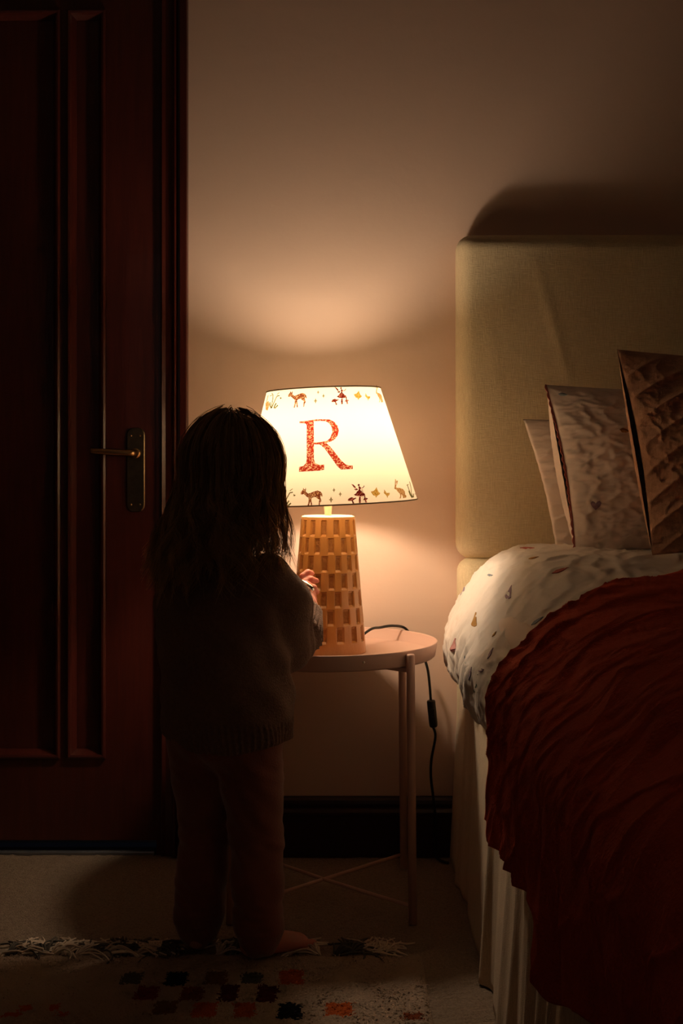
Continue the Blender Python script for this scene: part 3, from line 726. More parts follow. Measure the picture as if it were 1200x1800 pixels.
# ------------------------------------------------------------ pillows
def pillow_fn(BL, BR, TR, TL, thick, seed, wr=0.004, pinch=0.05, diag=0.0, lat=0.0, cre=0.003):
    BL, BR, TR, TL = [np.array(p, float) for p in (BL, BR, TR, TL)]
    n = np.cross(BR-BL, TL-BL); n /= np.linalg.norm(n)
    if n[1] > 0: n = -n                     # front faces the room
    def S(u, v, side=1.0):
        u = np.asarray(u, float); v = np.asarray(v, float)
        uu = u+pinch*np.sin(PI*v)*(0.5-u)*1.3*np.abs(2*u-1); vv = v+pinch*np.sin(PI*u)*(0.5-v)*1.3*np.abs(2*v-1)
        P = ((1-uu)*(1-vv))[..., None]*BL+(uu*(1-vv))[..., None]*BR+(uu*vv)[..., None]*TR+((1-uu)*vv)[..., None]*TL
        if side < 0:      # the rear half billows out past the left seam
            ub = np.clip(uu, 0, 1)**(1+0.7*min(1, lat/0.02)*(1-np.clip(u, 0, 1)))
            P = ((1-ub)*(1-vv))[..., None]*BL+(ub*(1-vv))[..., None]*BR+(ub*vv)[..., None]*TR+((1-ub)*vv)[..., None]*TL
            P = P-((np.clip(np.sin(PI*np.clip(v, 0, 1)), 0, 1)**0.6)*np.clip(np.sin(PI*np.clip(u/0.5, 0, 1)), 0, 1)*lat)[..., None]*((BR-BL)/np.linalg.norm(BR-BL))
        e = np.clip(np.sin(PI*np.clip(u, 0, 1)), 0, 1)**(0.66 if lat > 0 else 0.55)*np.clip(np.sin(PI*np.clip(v, 0, 1)), 0, 1)**0.55
        edge = np.clip(1-np.minimum(np.minimum(u, 1-u), np.minimum(v, 1-v))*6, 0, 1)
        w = wr*fbm(u*10+side, v*13+u*4, seed, 4)*(e**0.6)*(0.5+0.8*edge)
        w = w+cre*(ridge(u*9+v*4, v*7-u*3, seed+7, 3.4, 2.0)-0.3)*(e**0.35)+0.5*cre*ridge(u*12-v*9, v*15+u*8, seed+8, 4.0, 2)*(e**0.35)
        if diag:
            q = v*52-u*40+1.1*fbm(u*4, v*4, seed+3, 2)+2.5*u*u
            w = w+diag*((1-np.abs(np.sin(q/2)))**1.6-0.35)*(e**0.35)*(0.75+0.25*np.sin(v*9+u*5))
        rf = 0.0016*np.sin(v*57+u*9+3*np.sin(v*11))*edge*(1-e*0.7)
        h = thick*0.5*e*(1+0.1*np.sin(u*4+seed))
        return P+(side*(h+w)+rf)[..., None]*n
    return S, n
def pillow(name, S, m, res=(120, 150)):
    nu, nv = res; U, V_ = np.meshgrid(np.linspace(0, 1, nu), np.linspace(0, 1, nv), indexing='ij')
    Vf = S(U, V_, 1.0).reshape(-1, 3); Vb = S(U, V_, -1.0).reshape(-1, 3); f = grid_faces(nu, nv); k = len(Vf)
    V2 = np.vstack([Vf, Vb]); F2 = np.vstack([f, f[:, ::-1]+k])
    bm = bmesh.new(); me = bpy.data.meshes.new(name); me.from_pydata([tuple(v) for v in V2], [], [tuple(int(i) for i in q) for q in F2])
    bm.from_mesh(me); bmesh.ops.remove_doubles(bm, verts=bm.verts[:], dist=0.0004); bmesh.ops.recalc_face_normals(bm, faces=bm.faces)
    bm.to_mesh(me); bm.free(); me.materials.append(m); return link(name, me)
# back pillow, close to the headboard
S1, n1 = pillow_fn(W(978, 968, 2.475), W(1420, 968, 2.50), W(1420, 735, 2.545), W(919, 737, 2.505), 0.085, 5, 0.003, 0.02, cre=0.004)
p1 = pillow('pillow', S1, M['pillow']); tag(p1, 'plain off-white pillow standing rearmost against the linen headboard', 'pillow', 'pillows on the bed')
S2, n2 = pillow_fn(W(1012, 972, 2.365), W(1450, 965, 2.335), W(1440, 690, 2.405), W(960, 676, 2.43), 0.125, 8, 0.0045, 0.03, lat=0.036, cre=0.0055)
p2 = pillow('pillow', S2, M['pillow']); tag(p2, 'off-white pillow with a pink scalloped edge and a small embroidered heart', 'pillow', 'pillows on the bed')
S3, n3 = pillow_fn(W(1146, 976, 2.195), W(1600, 965, 2.11), W(1600, 640, 2.19), W(1084, 614, 2.265), 0.135, 14, 0.003, 0.035, diag=0.014, lat=0.026, cre=0.005)
p3 = pillow('pillow', S3, M['brownlinen'], (200, 200)); tag(p3, 'crumpled brown linen pillow leaning in front of the white pillows', 'pillow', 'pillows on the bed')
# scalloped trim along the visible edge
vv = np.linspace(0.0, 1, 260); sc_ = np.abs(np.sin(vv*PI*21))
edge = S2(np.zeros_like(vv), vv, 1.0)
wdir = np.array([-1.0, -0.15, 0]); 
pts = [Vector(e)+Vector(wdir)*(0.0015+0.0032*s) for e, s in zip(edge, sc_)]
V, Fc = tube(pts, 0.0011, 6)
b0 = len(V)
for i in range(len(pts)): V.append(Vector(edge[i])+Vector((0.001, 0, 0))); V.append(pts[i])
for i in range(len(pts)-1): Fc.append((b0+2*i, b0+2*i+1, b0+2*i+3, b0+2*i+2))
mesh_obj('scalloped_trim', V, Fc, M['trim'], p2)
heart = [[(0, 8), (-7, 1), (-9, -4), (-6, -8), (-2, -6), (0, -3), (3, -7), (7, -8), (10, -4), (8, 1)]]
surf_decals(lambda u, v: S2(u, v, 1.0), (0.02, 0.98), (0.02, 0.98), [(1046, 889, heart, TH['mauve']), (1097, 757, leafy(9, 4, 0.2), TH['gold']), (990, 693, leafy(9, 3, 0.1), TH['blue'])], p2, 'embroidered_motif')

# ------------------------------------------------------------ rug with tufts and tassels
RX0, RX1, RY0, RY1 = -1.45, 0.135, 0.9, 2.095
rug_cols = {'cream': (0.40, 0.30, 0.225), 'red': (0.22, 0.022, 0.018), 'rust': (0.22, 0.055, 0.022), 'maroon': (0.09, 0.010, 0.012), 'orange': (0.42, 0.085, 0.018),
            'ochre': (0.20, 0.09, 0.022), 'grey': (0.085, 0.082, 0.070), 'black': (0.010, 0.011, 0.016), 'tan': (0.30, 0.19, 0.12)}
rug_keys = list(rug_cols); rug_m = [mat('rug_wool_'+k, c, 0.95, 0.1, bump=(300, 0.003)) for k, c in rug_cols.items()]
def gx(px, py): y = F*EYE/(py-HY); return (px-600)*y/F, y
checks = []
for cx, cy, w, h, c in [(232,1731,36,20,'grey'),(310,1732,38,24,'black'),(380,1730,38,22,'ochre'),(443,1730,36,20,'grey'),(512,1728,42,26,'orange'),
        (258,1757,40,24,'red'),(338,1757,38,24,'rust'),(402,1757,32,28,'maroon'),(470,1757,36,30,'maroon'),
        (290,1783,40,24,'ochre'),(360,1786,42,26,'orange'),(430,1786,38,26,'orange'),(510,1789,42,26,'black'),(596,1786,46,24,'orange'),(725,1798,36,12,'rust'),
        (20,1795,34,8,'orange'),(45,1782,22,10,'orange'),(95,1782,18,10,'orange'),(110,1794,18,8,'orange')]:
    x0, y1 = gx(cx-w/2, cy-h/2); x1, y0 = gx(cx+w/2, cy+h/2); xc, yc = gx(cx, cy)
    checks.append((xc-w/2*yc/F, xc+w/2*yc/F, y0, y1, rug_keys.index(c)))
for r in range(10):      # the pattern carries on towards the room, outside the frame
    for k in range(9):
        yc = 1.80-0.075*r
        x = -0.42+0.085*k+(0.04 if r % 2 else 0); checks.append((x, x+0.045, yc-0.03, yc, 1+(k*3+r*5) % 7))
def rug_idx(x, y):
    jx = x+0.0018*np.sin(y*310)+0.0015*np.sin(y*777+x*60)
    jy = y+0.0018*np.sin(x*290+2)+0.0015*np.sin(x*911)
    out = np.zeros(x.shape, int)
    for a, b, c, d, k in checks: out[(jx > a) & (jx < b) & (jy > c) & (jy < d)] = k
    return out
rug = empty('rug', (-0.65, 1.5, 0)); tag(rug, 'shaggy cream rug with multicoloured woven squares and knotted fringe', 'rug')
nx, ny = 520, 150
X, Y = np.meshgrid(np.linspace(RX0, RX1, nx), np.linspace(1.62, RY1, ny), indexing='ij')
edgef = np.clip(np.minimum(RX1-X, RY1-Y)/0.012, 0, 1)
Z = 0.001+0.0085*np.sqrt(edgef)+0.0016*fbm(X*70, Y*70, 31, 3)*edgef+rng.normal(0, 0.0007, X.shape)
Yw = Y+0.004*np.sin(X*23)+0.003*np.sin(X*71)
f = grid_faces(nx, ny); P = np.stack([X, Yw, Z], -1).reshape(-1, 3); cen = P[f].mean(1); idx = rug_idx(cen[:, 0], cen[:, 1])
V = list(map(tuple, P)); Fc = [tuple(q) for q in f]; b0 = len(V)
V += [(RX0, RY0, 0.0), (RX1, RY0, 0.0), (RX1, 1.62, 0.0), (RX0, 1.62, 0.0), (RX0, RY0, 0.009), (RX1, RY0, 0.009), (RX1, 1.62, 0.009), (RX0, 1.62, 0.009)]
Fc += [tuple(i+b0 for i in q) for q in ((4, 5, 6, 7), (0, 1, 5, 4), (1, 2, 6, 5), (3, 0, 4, 7))]; idx = np.r_[idx, [0]*4]
mesh_obj('rug_body', V, Fc, None, rug, mats=rug_m, idx=idx)
# loose wool tufts
nt_ = 15000; tx = rng.uniform(-0.85, RX1-0.004, nt_); ty = rng.uniform(1.66, RY1-0.004, nt_); ti = rug_idx(tx, ty)
V = []; Fc = []; idx = []
for i in range(nt_):
    a = rng.uniform(0, 2*PI); l = rng.uniform(0.004, 0.009); w = 0.0011; h = rng.uniform(0.001, 0.0035)
    dx, dy = math.cos(a)*l, math.sin(a)*l; ox, oy = -math.sin(a)*w, math.cos(a)*w; b0 = len(V); x, y = tx[i], ty[i]; z = 0.0085
    V += [(x-ox, y-oy, z), (x+ox, y+oy, z), (x+dx*0.5+ox, y+dy*0.5+oy, z+h), (x+dx*0.5-ox, y+dy*0.5-oy, z+h), (x+dx, y+dy, z+h*0.5)]
    Fc += [(b0, b0+1, b0+2, b0+3), (b0+3, b0+2, b0+4)]; idx += [ti[i], ti[i]]
tg = mesh_obj('pile_tufts', V, Fc, None, rug, mats=rug_m, idx=idx); tg['kind'] = 'stuff'
# fringe tassels along the far edge
dark = mat('fringe_dark', (0.13, 0.115, 0.10), 0.95, 0.1); lightm = mat('fringe_cream', (0.70, 0.58, 0.46), 0.95, 0.1)
tas = [(22, 1650, 1), (40, 1640, 0), (62, 1665, 0), (80, 1668, 1), (98, 1662, 0), (118, 1658, 0), (140, 1660, 0), (165, 1652, 1), (188, 1662, 0), (215, 1662, 1), (240, 1668, 0), (262, 1662, 1), (285, 1658, 0), (308, 1665, 1), (385, 1665, 0), (405, 1662, 1), (560, 1650, 0), (590, 1648, 1), (612, 1655, 1), (632, 1652, 0), (652, 1668, 0), (672, 1672, 0)]
for k, (px, py, dk) in enumerate(tas):
    x = (px-600)*2.11/F; V = []; Fc = []; r_ = np.random.default_rng(100+k)
    lean = r_.uniform(-0.9, 0.9)
    for s in range(26):
        a = lean+r_.normal(0, 0.45); L_ = r_.uniform(0.035, 0.07); hgt = r_.uniform(0.004, 0.014)
        p0 = Vector((x+r_.normal(0, 0.003), RY1-0.004, 0.008))
        p1 = p0+Vector((math.sin(a)*L_*0.4, math.cos(a)*L_*0.4, hgt)); c = r_.normal(0, 0.5)
        p2 = p1+Vector((math.sin(a+c)*L_*0.4, math.cos(a+c)*L_*0.4, -hgt*0.5)); p3 = p2+Vector((math.sin(a+2*c)*L_*0.35, math.cos(a+2*c)*L_*0.35, -hgt*0.3))
        p3.z = max(p3.z, 0.003); p2.z = max(p2.z, 0.004)
        v, f = tube(smooth_path([p0, p1, p2, p3], 3), 0.0017, 4); b0 = len(V); V += v; Fc += [tuple(i+b0 for i in g) for g in f]
    t = mesh_obj('tassel', V, Fc, dark if dk else lightm, rug)
    if dk: t['label'] = 'dark grey tassel'
adopt(rug)

# ------------------------------------------------------------ implicit-surface modeller for the child
class Field:
    def __init__(self, lo, hi, h):
        self.lo = np.array(lo, float); self.h = h
        self.n = np.ceil((np.array(hi)-self.lo)/h).astype(int)+1
        self.F = np.full(self.n, 0.05, np.float32)
        self.ax = [self.lo[i]+np.arange(self.n[i])*h for i in range(3)]
    def region(self, lo, hi, pad):
        s = []
        for i in range(3):
            a = int(np.floor((lo[i]-pad-self.lo[i])/self.h)); b = int(np.ceil((hi[i]+pad-self.lo[i])/self.h))+1
            s.append(slice(max(a, 0), min(max(b, 1), self.n[i])))
        return tuple(s)
    def apply(self, sl, d, k):
        A = self.F[sl]
        if k <= 0: self.F[sl] = np.minimum(A, d); return
        h = np.maximum(k-np.abs(A-d), 0)/k; self.F[sl] = np.minimum(A, d)-h*h*k*0.25
    def carve(self, sl, d, k):
        A = self.F[sl]; d = -d; h = np.maximum(k-np.abs(A-d), 0)/k; self.F[sl] = np.maximum(A, d)+h*h*k*0.25
    def coords(self, sl):
        return (self.ax[0][sl[0]][:, None, None], self.ax[1][sl[1]][None, :, None], self.ax[2][sl[2]][None, None, :])
    def capsule(self, a, b, ra, rb, k=0.01):
        a = np.array(a, float); b = np.array(b, float); pad = max(ra, rb)+k+0.01
        sl = self.region(np.minimum(a, b), np.maximum(a, b), pad); x, y, z = self.coords(sl); ab = b-a; L2 = ab@ab+1e-12
        t = np.clip(((x-a[0])*ab[0]+(y-a[1])*ab[1]+(z-a[2])*ab[2])/L2, 0, 1)
        d = np.sqrt((x-a[0]-t*ab[0])**2+(y-a[1]-t*ab[1])**2+(z-a[2]-t*ab[2])**2)-(ra+(rb-ra)*t)
        self.apply(sl, d, k)
    def chain(self, pts, rs, k=0.01):
        for i in range(len(pts)-1): self.capsule(pts[i], pts[i+1], rs[i], rs[i+1], k)
    def ellipsoid(self, c, r, R=None, k=0.01, carve=False):
        c = np.array(c, float); r = np.array(r, float); R = np.eye(3) if R is None else R; m = r.max()
        sl = self.region(c-m, c+m, k+0.01); x, y, z = self.coords(sl); dx, dy, dz = x-c[0], y-c[1], z-c[2]
        q = [(dx*R[0][i]+dy*R[1][i]+dz*R[2][i])/r[i] for i in range(3)]      # columns of R are the local axes
        l = np.sqrt(q[0]**2+q[1]**2+q[2]**2); g = np.sqrt((q[0]/r[0])**2+(q[1]/r[1])**2+(q[2]/r[2])**2)
        d = l*(l-1)/(g+1e-6)
        (self.carve if carve else self.apply)(sl, d, k)
    def mesh(self, relax=2):
        Fd = self.F; ins = Fd < 0; n = self.n
        c = np.zeros(n-1, int)
        for dx in (0, 1):
            for dy in (0, 1):
                for dz in (0, 1): c += ins[dx:n[0]-1+dx, dy:n[1]-1+dy, dz:n[2]-1+dz]
        act = (c > 0) & (c < 8); idx = np.full(n-1, -1, int); I = np.argwhere(act); idx[act] = np.arange(len(I))
        acc = np.zeros((len(I), 3)); cnt = np.zeros(len(I))
        for ax in range(3):
            o1, o2 = [a for a in range(3) if a != ax]
            for u in (0, 1):
                for v in (0, 1):
                    p = I.copy(); p[:, o1] += u; p[:, o2] += v; q = p.copy(); q[:, ax] += 1
                    fa = Fd[p[:, 0], p[:, 1], p[:, 2]]; fb = Fd[q[:, 0], q[:, 1], q[:, 2]]; mk = (fa < 0) != (fb < 0)
                    t = fa/(fa-fb+1e-12); pos = p.astype(float); pos[:, ax] += t
                    acc[mk] += pos[mk]; cnt[mk] += 1
        V = self.lo+(acc/cnt[:, None])*self.h
        faces = []
        for ax in range(3):
            o1, o2 = [(1, 2), (2, 0), (0, 1)][ax]
            sa = [slice(None)]*3; sb = [slice(None)]*3; sa[ax] = slice(0, n[ax]-1); sb[ax] = slice(1, n[ax])
            A = ins[tuple(sa)]; B_ = ins[tuple(sb)]; E = np.argwhere(A != B_)
            E = E[(E[:, o1] > 0) & (E[:, o2] > 0) & (E[:, o1] < n[o1]-1) & (E[:, o2] < n[o2]-1)]
            fl = A[E[:, 0], E[:, 1], E[:, 2]]
            def cid(d1, d2):
                p = E.copy(); p[:, o1] -= d1; p[:, o2] -= d2; return idx[p[:, 0], p[:, 1], p[:, 2]]
            q = np.stack([cid(1, 1), cid(0, 1), cid(0, 0), cid(1, 0)], 1)
            q[~fl] = q[~fl][:, ::-1]; faces.append(q)
        Q = np.vstack(faces); Q = Q[(Q >= 0).all(1)]
        # relax along quad edges
        for _ in range(relax):
            S = np.zeros_like(V); C = np.zeros(len(V))
            for a, b in ((0, 1), (1, 2), (2, 3), (3, 0)):
                np.add.at(S, Q[:, a], V[Q[:, b]]); np.add.at(S, Q[:, b], V[Q[:, a]]); np.add.at(C, Q[:, a], 1); np.add.at(C, Q[:, b], 1)
            V = 0.5*V+0.5*S/np.maximum(C, 1)[:, None]
        return V, Q
def np_mesh(name, V, Q, m, parent=None):
    me = bpy.data.meshes.new(name); me.vertices.add(len(V)); me.vertices.foreach_set('co', V.astype(np.float32).ravel())
    me.loops.add(Q.size); me.loops.foreach_set('vertex_index', Q.astype(np.int32).ravel())
    me.polygons.add(len(Q)); me.polygons.foreach_set('loop_start', np.arange(0, Q.size, Q.shape[1], dtype=np.int32))
    me.polygons.foreach_set('loop_total', np.full(len(Q), Q.shape[1], dtype=np.int32))
    me.update(calc_edges=True); me.validate(); me.materials.append(m); return link(name, me, parent)

# ------------------------------------------------------------ the child
fwd = np.array([0.36, 0.93, 0]); fwd /= np.linalg.norm(fwd); rgt = np.array([fwd[1], -fwd[0], 0]); up = np.array([0, 0, 1.0])
GZ = 0.010          # top of the rug
Rsh = np.array([-0.125, 2.075, 0.640]); Lsh = np.array([-0.275, 2.130, 0.640])
Rel = np.array([-0.098, 2.150, 0.525]); Rwr = np.array(W(541, 1066, 2.235))
Lel = np.array([-0.283, 2.200, 0.530]); Lwr = np.array([-0.190, 2.275, 0.575])
HC = np.array([-0.176, 2.110, 0.822])
hf = np.array([0.66, 0.68, -0.30]); hf /= np.linalg.norm(hf); hr = np.cross(hf, up); hr /= np.linalg.norm(hr); hu = np.cross(hr, hf)
HR = np.stack([hr, hf, hu], 1)
def H(x, y, z): return HC+hr*x+hf*y+hu*z
body = Field((-0.36, 1.98, -0.004), (0.0, 2.40, 0.93), 0.0022)
# head
body.ellipsoid(H(0, -0.010, 0.012), (0.068, 0.083, 0.076), HR, 0.0)
body.ellipsoid(H(0, 0.022, -0.038), (0.054, 0.052, 0.054), HR, 0.02)
body.ellipsoid(H(0, 0.048, -0.072), (0.020, 0.017, 0.014), HR, 0.015)       # chin
for s in (-1, 1):
    body.ellipsoid(H(s*0.030, 0.048, -0.044), (0.022, 0.020, 0.022), HR, 0.014)    # cheeks
    body.ellipsoid(H(s*0.027, 0.081, 0.002), (0.014, 0.010, 0.009), HR, 0.012, carve=True)   # eye sockets
    body.ellipsoid(H(s*0.067, -0.010, -0.016), (0.006, 0.014, 0.019), HR, 0.005)   # ears
    body.ellipsoid(H(s*0.071, -0.006, -0.014), (0.004, 0.008, 0.011), HR, 0.003, carve=True)
    body.capsule(H(s*0.012, 0.076, 0.016), H(s*0.038, 0.066, 0.014), 0.0045, 0.003, 0.008)  # brows
body.capsule(H(0, 0.072, 0.004), H(0, 0.083, -0.020), 0.0045, 0.0065, 0.008)   # nose
for s in (-1, 1): body.ellipsoid(H(s*0.006, 0.079, -0.023), (0.005, 0.005, 0.004), HR, 0.004)
body.capsule(H(-0.013, 0.070, -0.0435), H(0.013, 0.070, -0.0435), 0.0035, 0.0035, 0.004)
body.capsule(H(-0.010, 0.068, -0.0510), H(0.010, 0.068, -0.0510), 0.0042, 0.0042, 0.004)
body.capsule(H(-0.014, 0.0745, -0.0472), H(0.014, 0.0745, -0.0472), 0.0008, 0.0008, 0.002)
# neck and trunk
C_neck = np.array([-0.196, 2.100, 0.665])
body.chain([H(0, -0.015, -0.045), C_neck, np.array([-0.2, 2.10, 0.62])], [0.034, 0.033, 0.045], 0.02)
TR3 = np.stack([rgt, fwd, up], 1)
body.ellipsoid((-0.200, 2.105, 0.575), (0.092, 0.066, 0.085), TR3, 0.03)
body.ellipsoid((-0.198, 2.112, 0.480), (0.084, 0.074, 0.085), TR3, 0.04)
body.ellipsoid((-0.195, 2.106, 0.390), (0.088, 0.070, 0.065), TR3, 0.04)
# arms
body.chain([Rsh-rgt*0.01, Rel, Rwr], [0.030, 0.022, 0.0165], 0.012)
body.chain([Lsh+rgt*0.01, Lel, Lwr], [0.030, 0.022, 0.0165], 0.012)
# right hand, closing round the little silver thing against the lamp
def P3(px, py, y): return np.array(W(px, py, y))
palm0, palm1 = P3(540, 1058, 2.252), P3(534, 1026, 2.272)
hr_side = np.array([0.55, 0.83, 0])
body.capsule(Rwr, palm0, 0.016, 0.0165, 0.008)
body.ellipsoid((palm0+palm1)/2, (0.014, 0.021, 0.022), np.stack([np.array([0.83, -0.55, 0]), hr_side, up], 1), 0.006)
fingers = [([P3(531, 1013, 2.285), P3(541, 1006.5, 2.292), P3(548, 1008, 2.300)], 0.0060),
           ([P3(533, 1024, 2.277), P3(546, 1018.5, 2.283), P3(556, 1021, 2.292)], 0.0063),
           ([P3(536, 1037, 2.268), P3(551, 1033, 2.270), P3(557, 1041, 2.284)], 0.0059),
           ([P3(538, 1049, 2.260), P3(550, 1046, 2.262), P3(554, 1055, 2.274)], 0.0052),
           ([P3(531, 1050, 2.262), P3(524, 1036, 2.281), P3(531, 1024, 2.298)], 0.0066)]
for pts, r in fingers: body.chain(pts, [r*1.02, r, r*0.84], 0.0035)
# left hand resting towards the lamp foot, hidden behind the body
lp = Lwr+np.array([0.028, 0.022, 0.006]); body.capsule(Lwr, lp, 0.015, 0.0165, 0.008)
ldir = np.array([0.80, 0.58, 0.10]); lup = np.array([0, 0, 1.0]); lacr = np.cross(ldir, lup)
for k, (o_, L_) in enumerate(((0.016, 0.026), (0.006, 0.030), (-0.004, 0.028), (-0.014, 0.022))):
    a0 = lp+lup*o_*0.9+ldir*0.008; a1 = a0+ldir*L_*0.55-lacr*0.002; a2 = a1+ldir*L_*0.45+lacr*0.006
    body.chain([a0, a1, a2], [0.0062, 0.0058, 0.0050], 0.003)
body.chain([lp+lup*0.010, lp+lup*0.022+ldir*0.012+lacr*0.006, lp+lup*0.026+ldir*0.026+lacr*0.006], [0.0072, 0.0064, 0.0055], 0.004)
# legs and bare feet
Rhip = np.array([-0.156, 2.090, 0.375]); Lhip = np.array([-0.236, 2.122, 0.375])
Rkn = np.array([-0.143, 2.092, 0.210]); Lkn = np.array([-0.232, 2.138, 0.210])
Ran = np.array([-0.137, 2.088, GZ+0.040]); Lan = np.array([-0.243, 2.132, GZ+0.040])
for hp, kn, an in ((Rhip, Rkn, Ran), (Lhip, Lkn, Lan)):
    body.chain([hp, kn, (kn+an)/2+np.array([0, -0.006, 0.01]), an], [0.044, 0.031, 0.029, 0.020], 0.012)
def foot(an, d, side):
    d = np.array([d[0], d[1], 0.0]); d /= np.linalg.norm(d); r = np.array([d[1], -d[0], 0]); R = np.stack([r, d, up], 1)
    b = np.array([an[0], an[1], GZ])
    body.ellipsoid(b-d*0.012+up*0.018, (0.0185, 0.022, 0.018), R, 0.012)
    body.capsule(b+d*0.0+up*0.030, b+d*0.050+up*0.015, 0.020, 0.013, 0.014)
    body.ellipsoid(b+d*0.058+up*0.0125, (0.027, 0.030, 0.0125), R, 0.012)
    body.ellipsoid(b+d*0.022+up*0.0125, (0.0195, 0.045, 0.0125), R, 0.012)
    for k in range(5):
        o_ = (-0.019+0.0095*k)*-side; L_ = [0.022, 0.020, 0.017, 0.013, 0.009][k]; rr = [0.0082, 0.0062, 0.0058, 0.0055, 0.0050][k]
        a0 = b+d*0.074+r*o_*1.0*1.0+up*(rr+0.001); body.capsule(a0, a0+d*(L_-0.006), rr, rr*0.9, 0.0035)
foot(Ran, (0.92, 0.50), 1)
foot(Lan, (0.10, 1.0), -1)
V, Q = body.mesh(2)
child = np_mesh('person', V, Q, M['skin'])
tag(child, 'small barefoot child seen from behind in knitted jumper facing the lit lamp', 'person')
for s in (-1, 1):
    e = Vector(H(s*0.027, 0.0645, 0.001)); bm = bmesh.new(); bmesh.ops.create_uvsphere(bm, u_segments=20, v_segments=12, radius=0.0108, matrix=Matrix.Translation(e))
    eye = bm_obj('eye', bm, M['eye'], child, True)
    c = e+Vector(hf)*0.0055; bm = bmesh.new(); bmesh.ops.create_uvsphere(bm, u_segments=16, v_segments=10, radius=0.0060, matrix=Matrix.Translation(c)); bm_obj('iris', bm, M['iris'], eye, True)

# jumper: lofted trunk with ribbed hem, plus bent sleeves with ribbed cuffs
sw = Field((-0.40, 1.96, 0.34), (0.0, 2.36, 0.72), 0.0024)
def lofted(field, zs, cx, cy, a, b, k, rib=None, fold=0.0, z0=None, z1=None):
    x, y, z = [g for g in np.meshgrid(*field.ax, indexing='ij', sparse=True)]
    zc = np.clip(z, zs[0], zs[-1]); CX_ = np.interp(zc, zs, cx); CY_ = np.interp(zc, zs, cy); A_ = np.interp(zc, zs, a); B_ = np.interp(zc, zs, b)
    dx = x-CX_; dy = y-CY_; u = dx*rgt[0]+dy*rgt[1]; v = dx*fwd[0]+dy*fwd[1]
    th = np.arctan2(v/B_, u/A_); l = np.sqrt((u/A_)**2+(v/B_)**2); d = (l-1)*np.minimum(A_, B_)
    if fold:
        d = d+fold*(np.sin(th*5+z*20)*0.5+np.sin(th*3-z*34+1.0)*0.6+0.5*np.sin(th*9+z*60))*np.clip((0.66-z)/0.08, 0, 1)
        # diagonal drag lines across the back from the right arm
        d = d+fold*0.8*np.sin((u*0.6+z)*95)*np.exp(-((z-0.50)/0.07)**2)
    if rib:
        zr, n = rib; w = np.clip((zr-z)/0.006, 0, 1); d = d-0.0018*w*np.sin(th*n)+0.0022*w*np.exp(-((z-zr)/0.010)**2)
    top = z-z1; bot = z0+0.020*np.clip(u/A_, -1.2, 1.2)**2-z
    q = np.maximum(np.maximum(d, top), bot)
    # rounded rims
    field.apply((slice(None),)*3, q.astype(np.float32), k)
zs = np.array([0.352, 0.375, 0.40, 0.44, 0.48, 0.52, 0.56, 0.60, 0.635, 0.66, 0.680])
lofted(sw, zs, np.interp(zs, [0.352, 0.45, 0.5, 0.68], [-0.186, -0.195, -0.199, -0.200]), np.interp(zs, [0.352, 0.68], [2.105, 2.100]),
       np.array([0.104, 0.113, 0.116, 0.115, 0.113, 0.112, 0.112, 0.108, 0.094, 0.064, 0.034]),
       np.array([0.080, 0.088, 0.092, 0.093, 0.093, 0.092, 0.088, 0.080, 0.066, 0.050, 0.036]), 0.006, rib=(0.408, 66), fold=0.0034, z0=0.3535, z1=0.684)
# hollow the bottom so the hem hangs free round the trousers
sl = sw.region((-0.4, 1.96, 0.34), (0.0, 2.36, 0.392), 0); sw.ellipsoid((-0.194, 2.105, 0.350), (0.100, 0.078, 0.030), TR3, 0.004, carve=True)
sw.chain([Rsh+rgt*0.002, Rsh+np.array([0.026, 0.025, -0.045]), Rel+np.array([0.004, -0.006, -0.006])], [0.041, 0.046, 0.046], 0.018)
cuffR = Rel+(Rwr-Rel)*0.62
sw.chain([Rel+np.array([0.002, -0.004, -0.006]), Rel+(Rwr-Rel)*0.35+np.array([0.012, 0.004, -0.008]), cuffR+np.array([0.006, 0, -0.002])], [0.044, 0.037, 0.028], 0.012)
sw.chain([Lsh+rgt*0.012, Lsh+np.array([-0.006, 0.035, -0.055]), Lel], [0.038, 0.040, 0.041], 0.018)
cuffL = Lel+(Lwr-Lel)*0.85
sw.chain([Lel, (Lel+cuffL)/2, cuffL], [0.041, 0.038, 0.030], 0.012)
sw.chain([C_neck+np.array([0, 0, 0.000]), C_neck+np.array([0.004, 0.0, 0.014])], [0.046, 0.042], 0.008)
# crumple folds at the bent elbow
axR = (Rwr-Rel)/np.linalg.norm(Rwr-Rel)
slr = sw.region(np.minimum(Rel, Rwr)-0.05, np.maximum(Rel, Rwr)+0.05, 0.0); x, y, z = sw.coords(slr)
tpr = (x-Rel[0])*axR[0]+(y-Rel[1])*axR[1]+(z-Rel[2])*axR[2]
sw.F[slr] += (0.0022*np.sin(tpr*190+(x-Rel[0])*60)*np.clip((tpr+0.02)/0.02, 0, 1)*np.clip((0.085-tpr)/0.03, 0, 1)).astype(np.float32)
V, Q = sw.mesh(1)
jumper = np_mesh('jumper', V, Q, M['knit'], child)
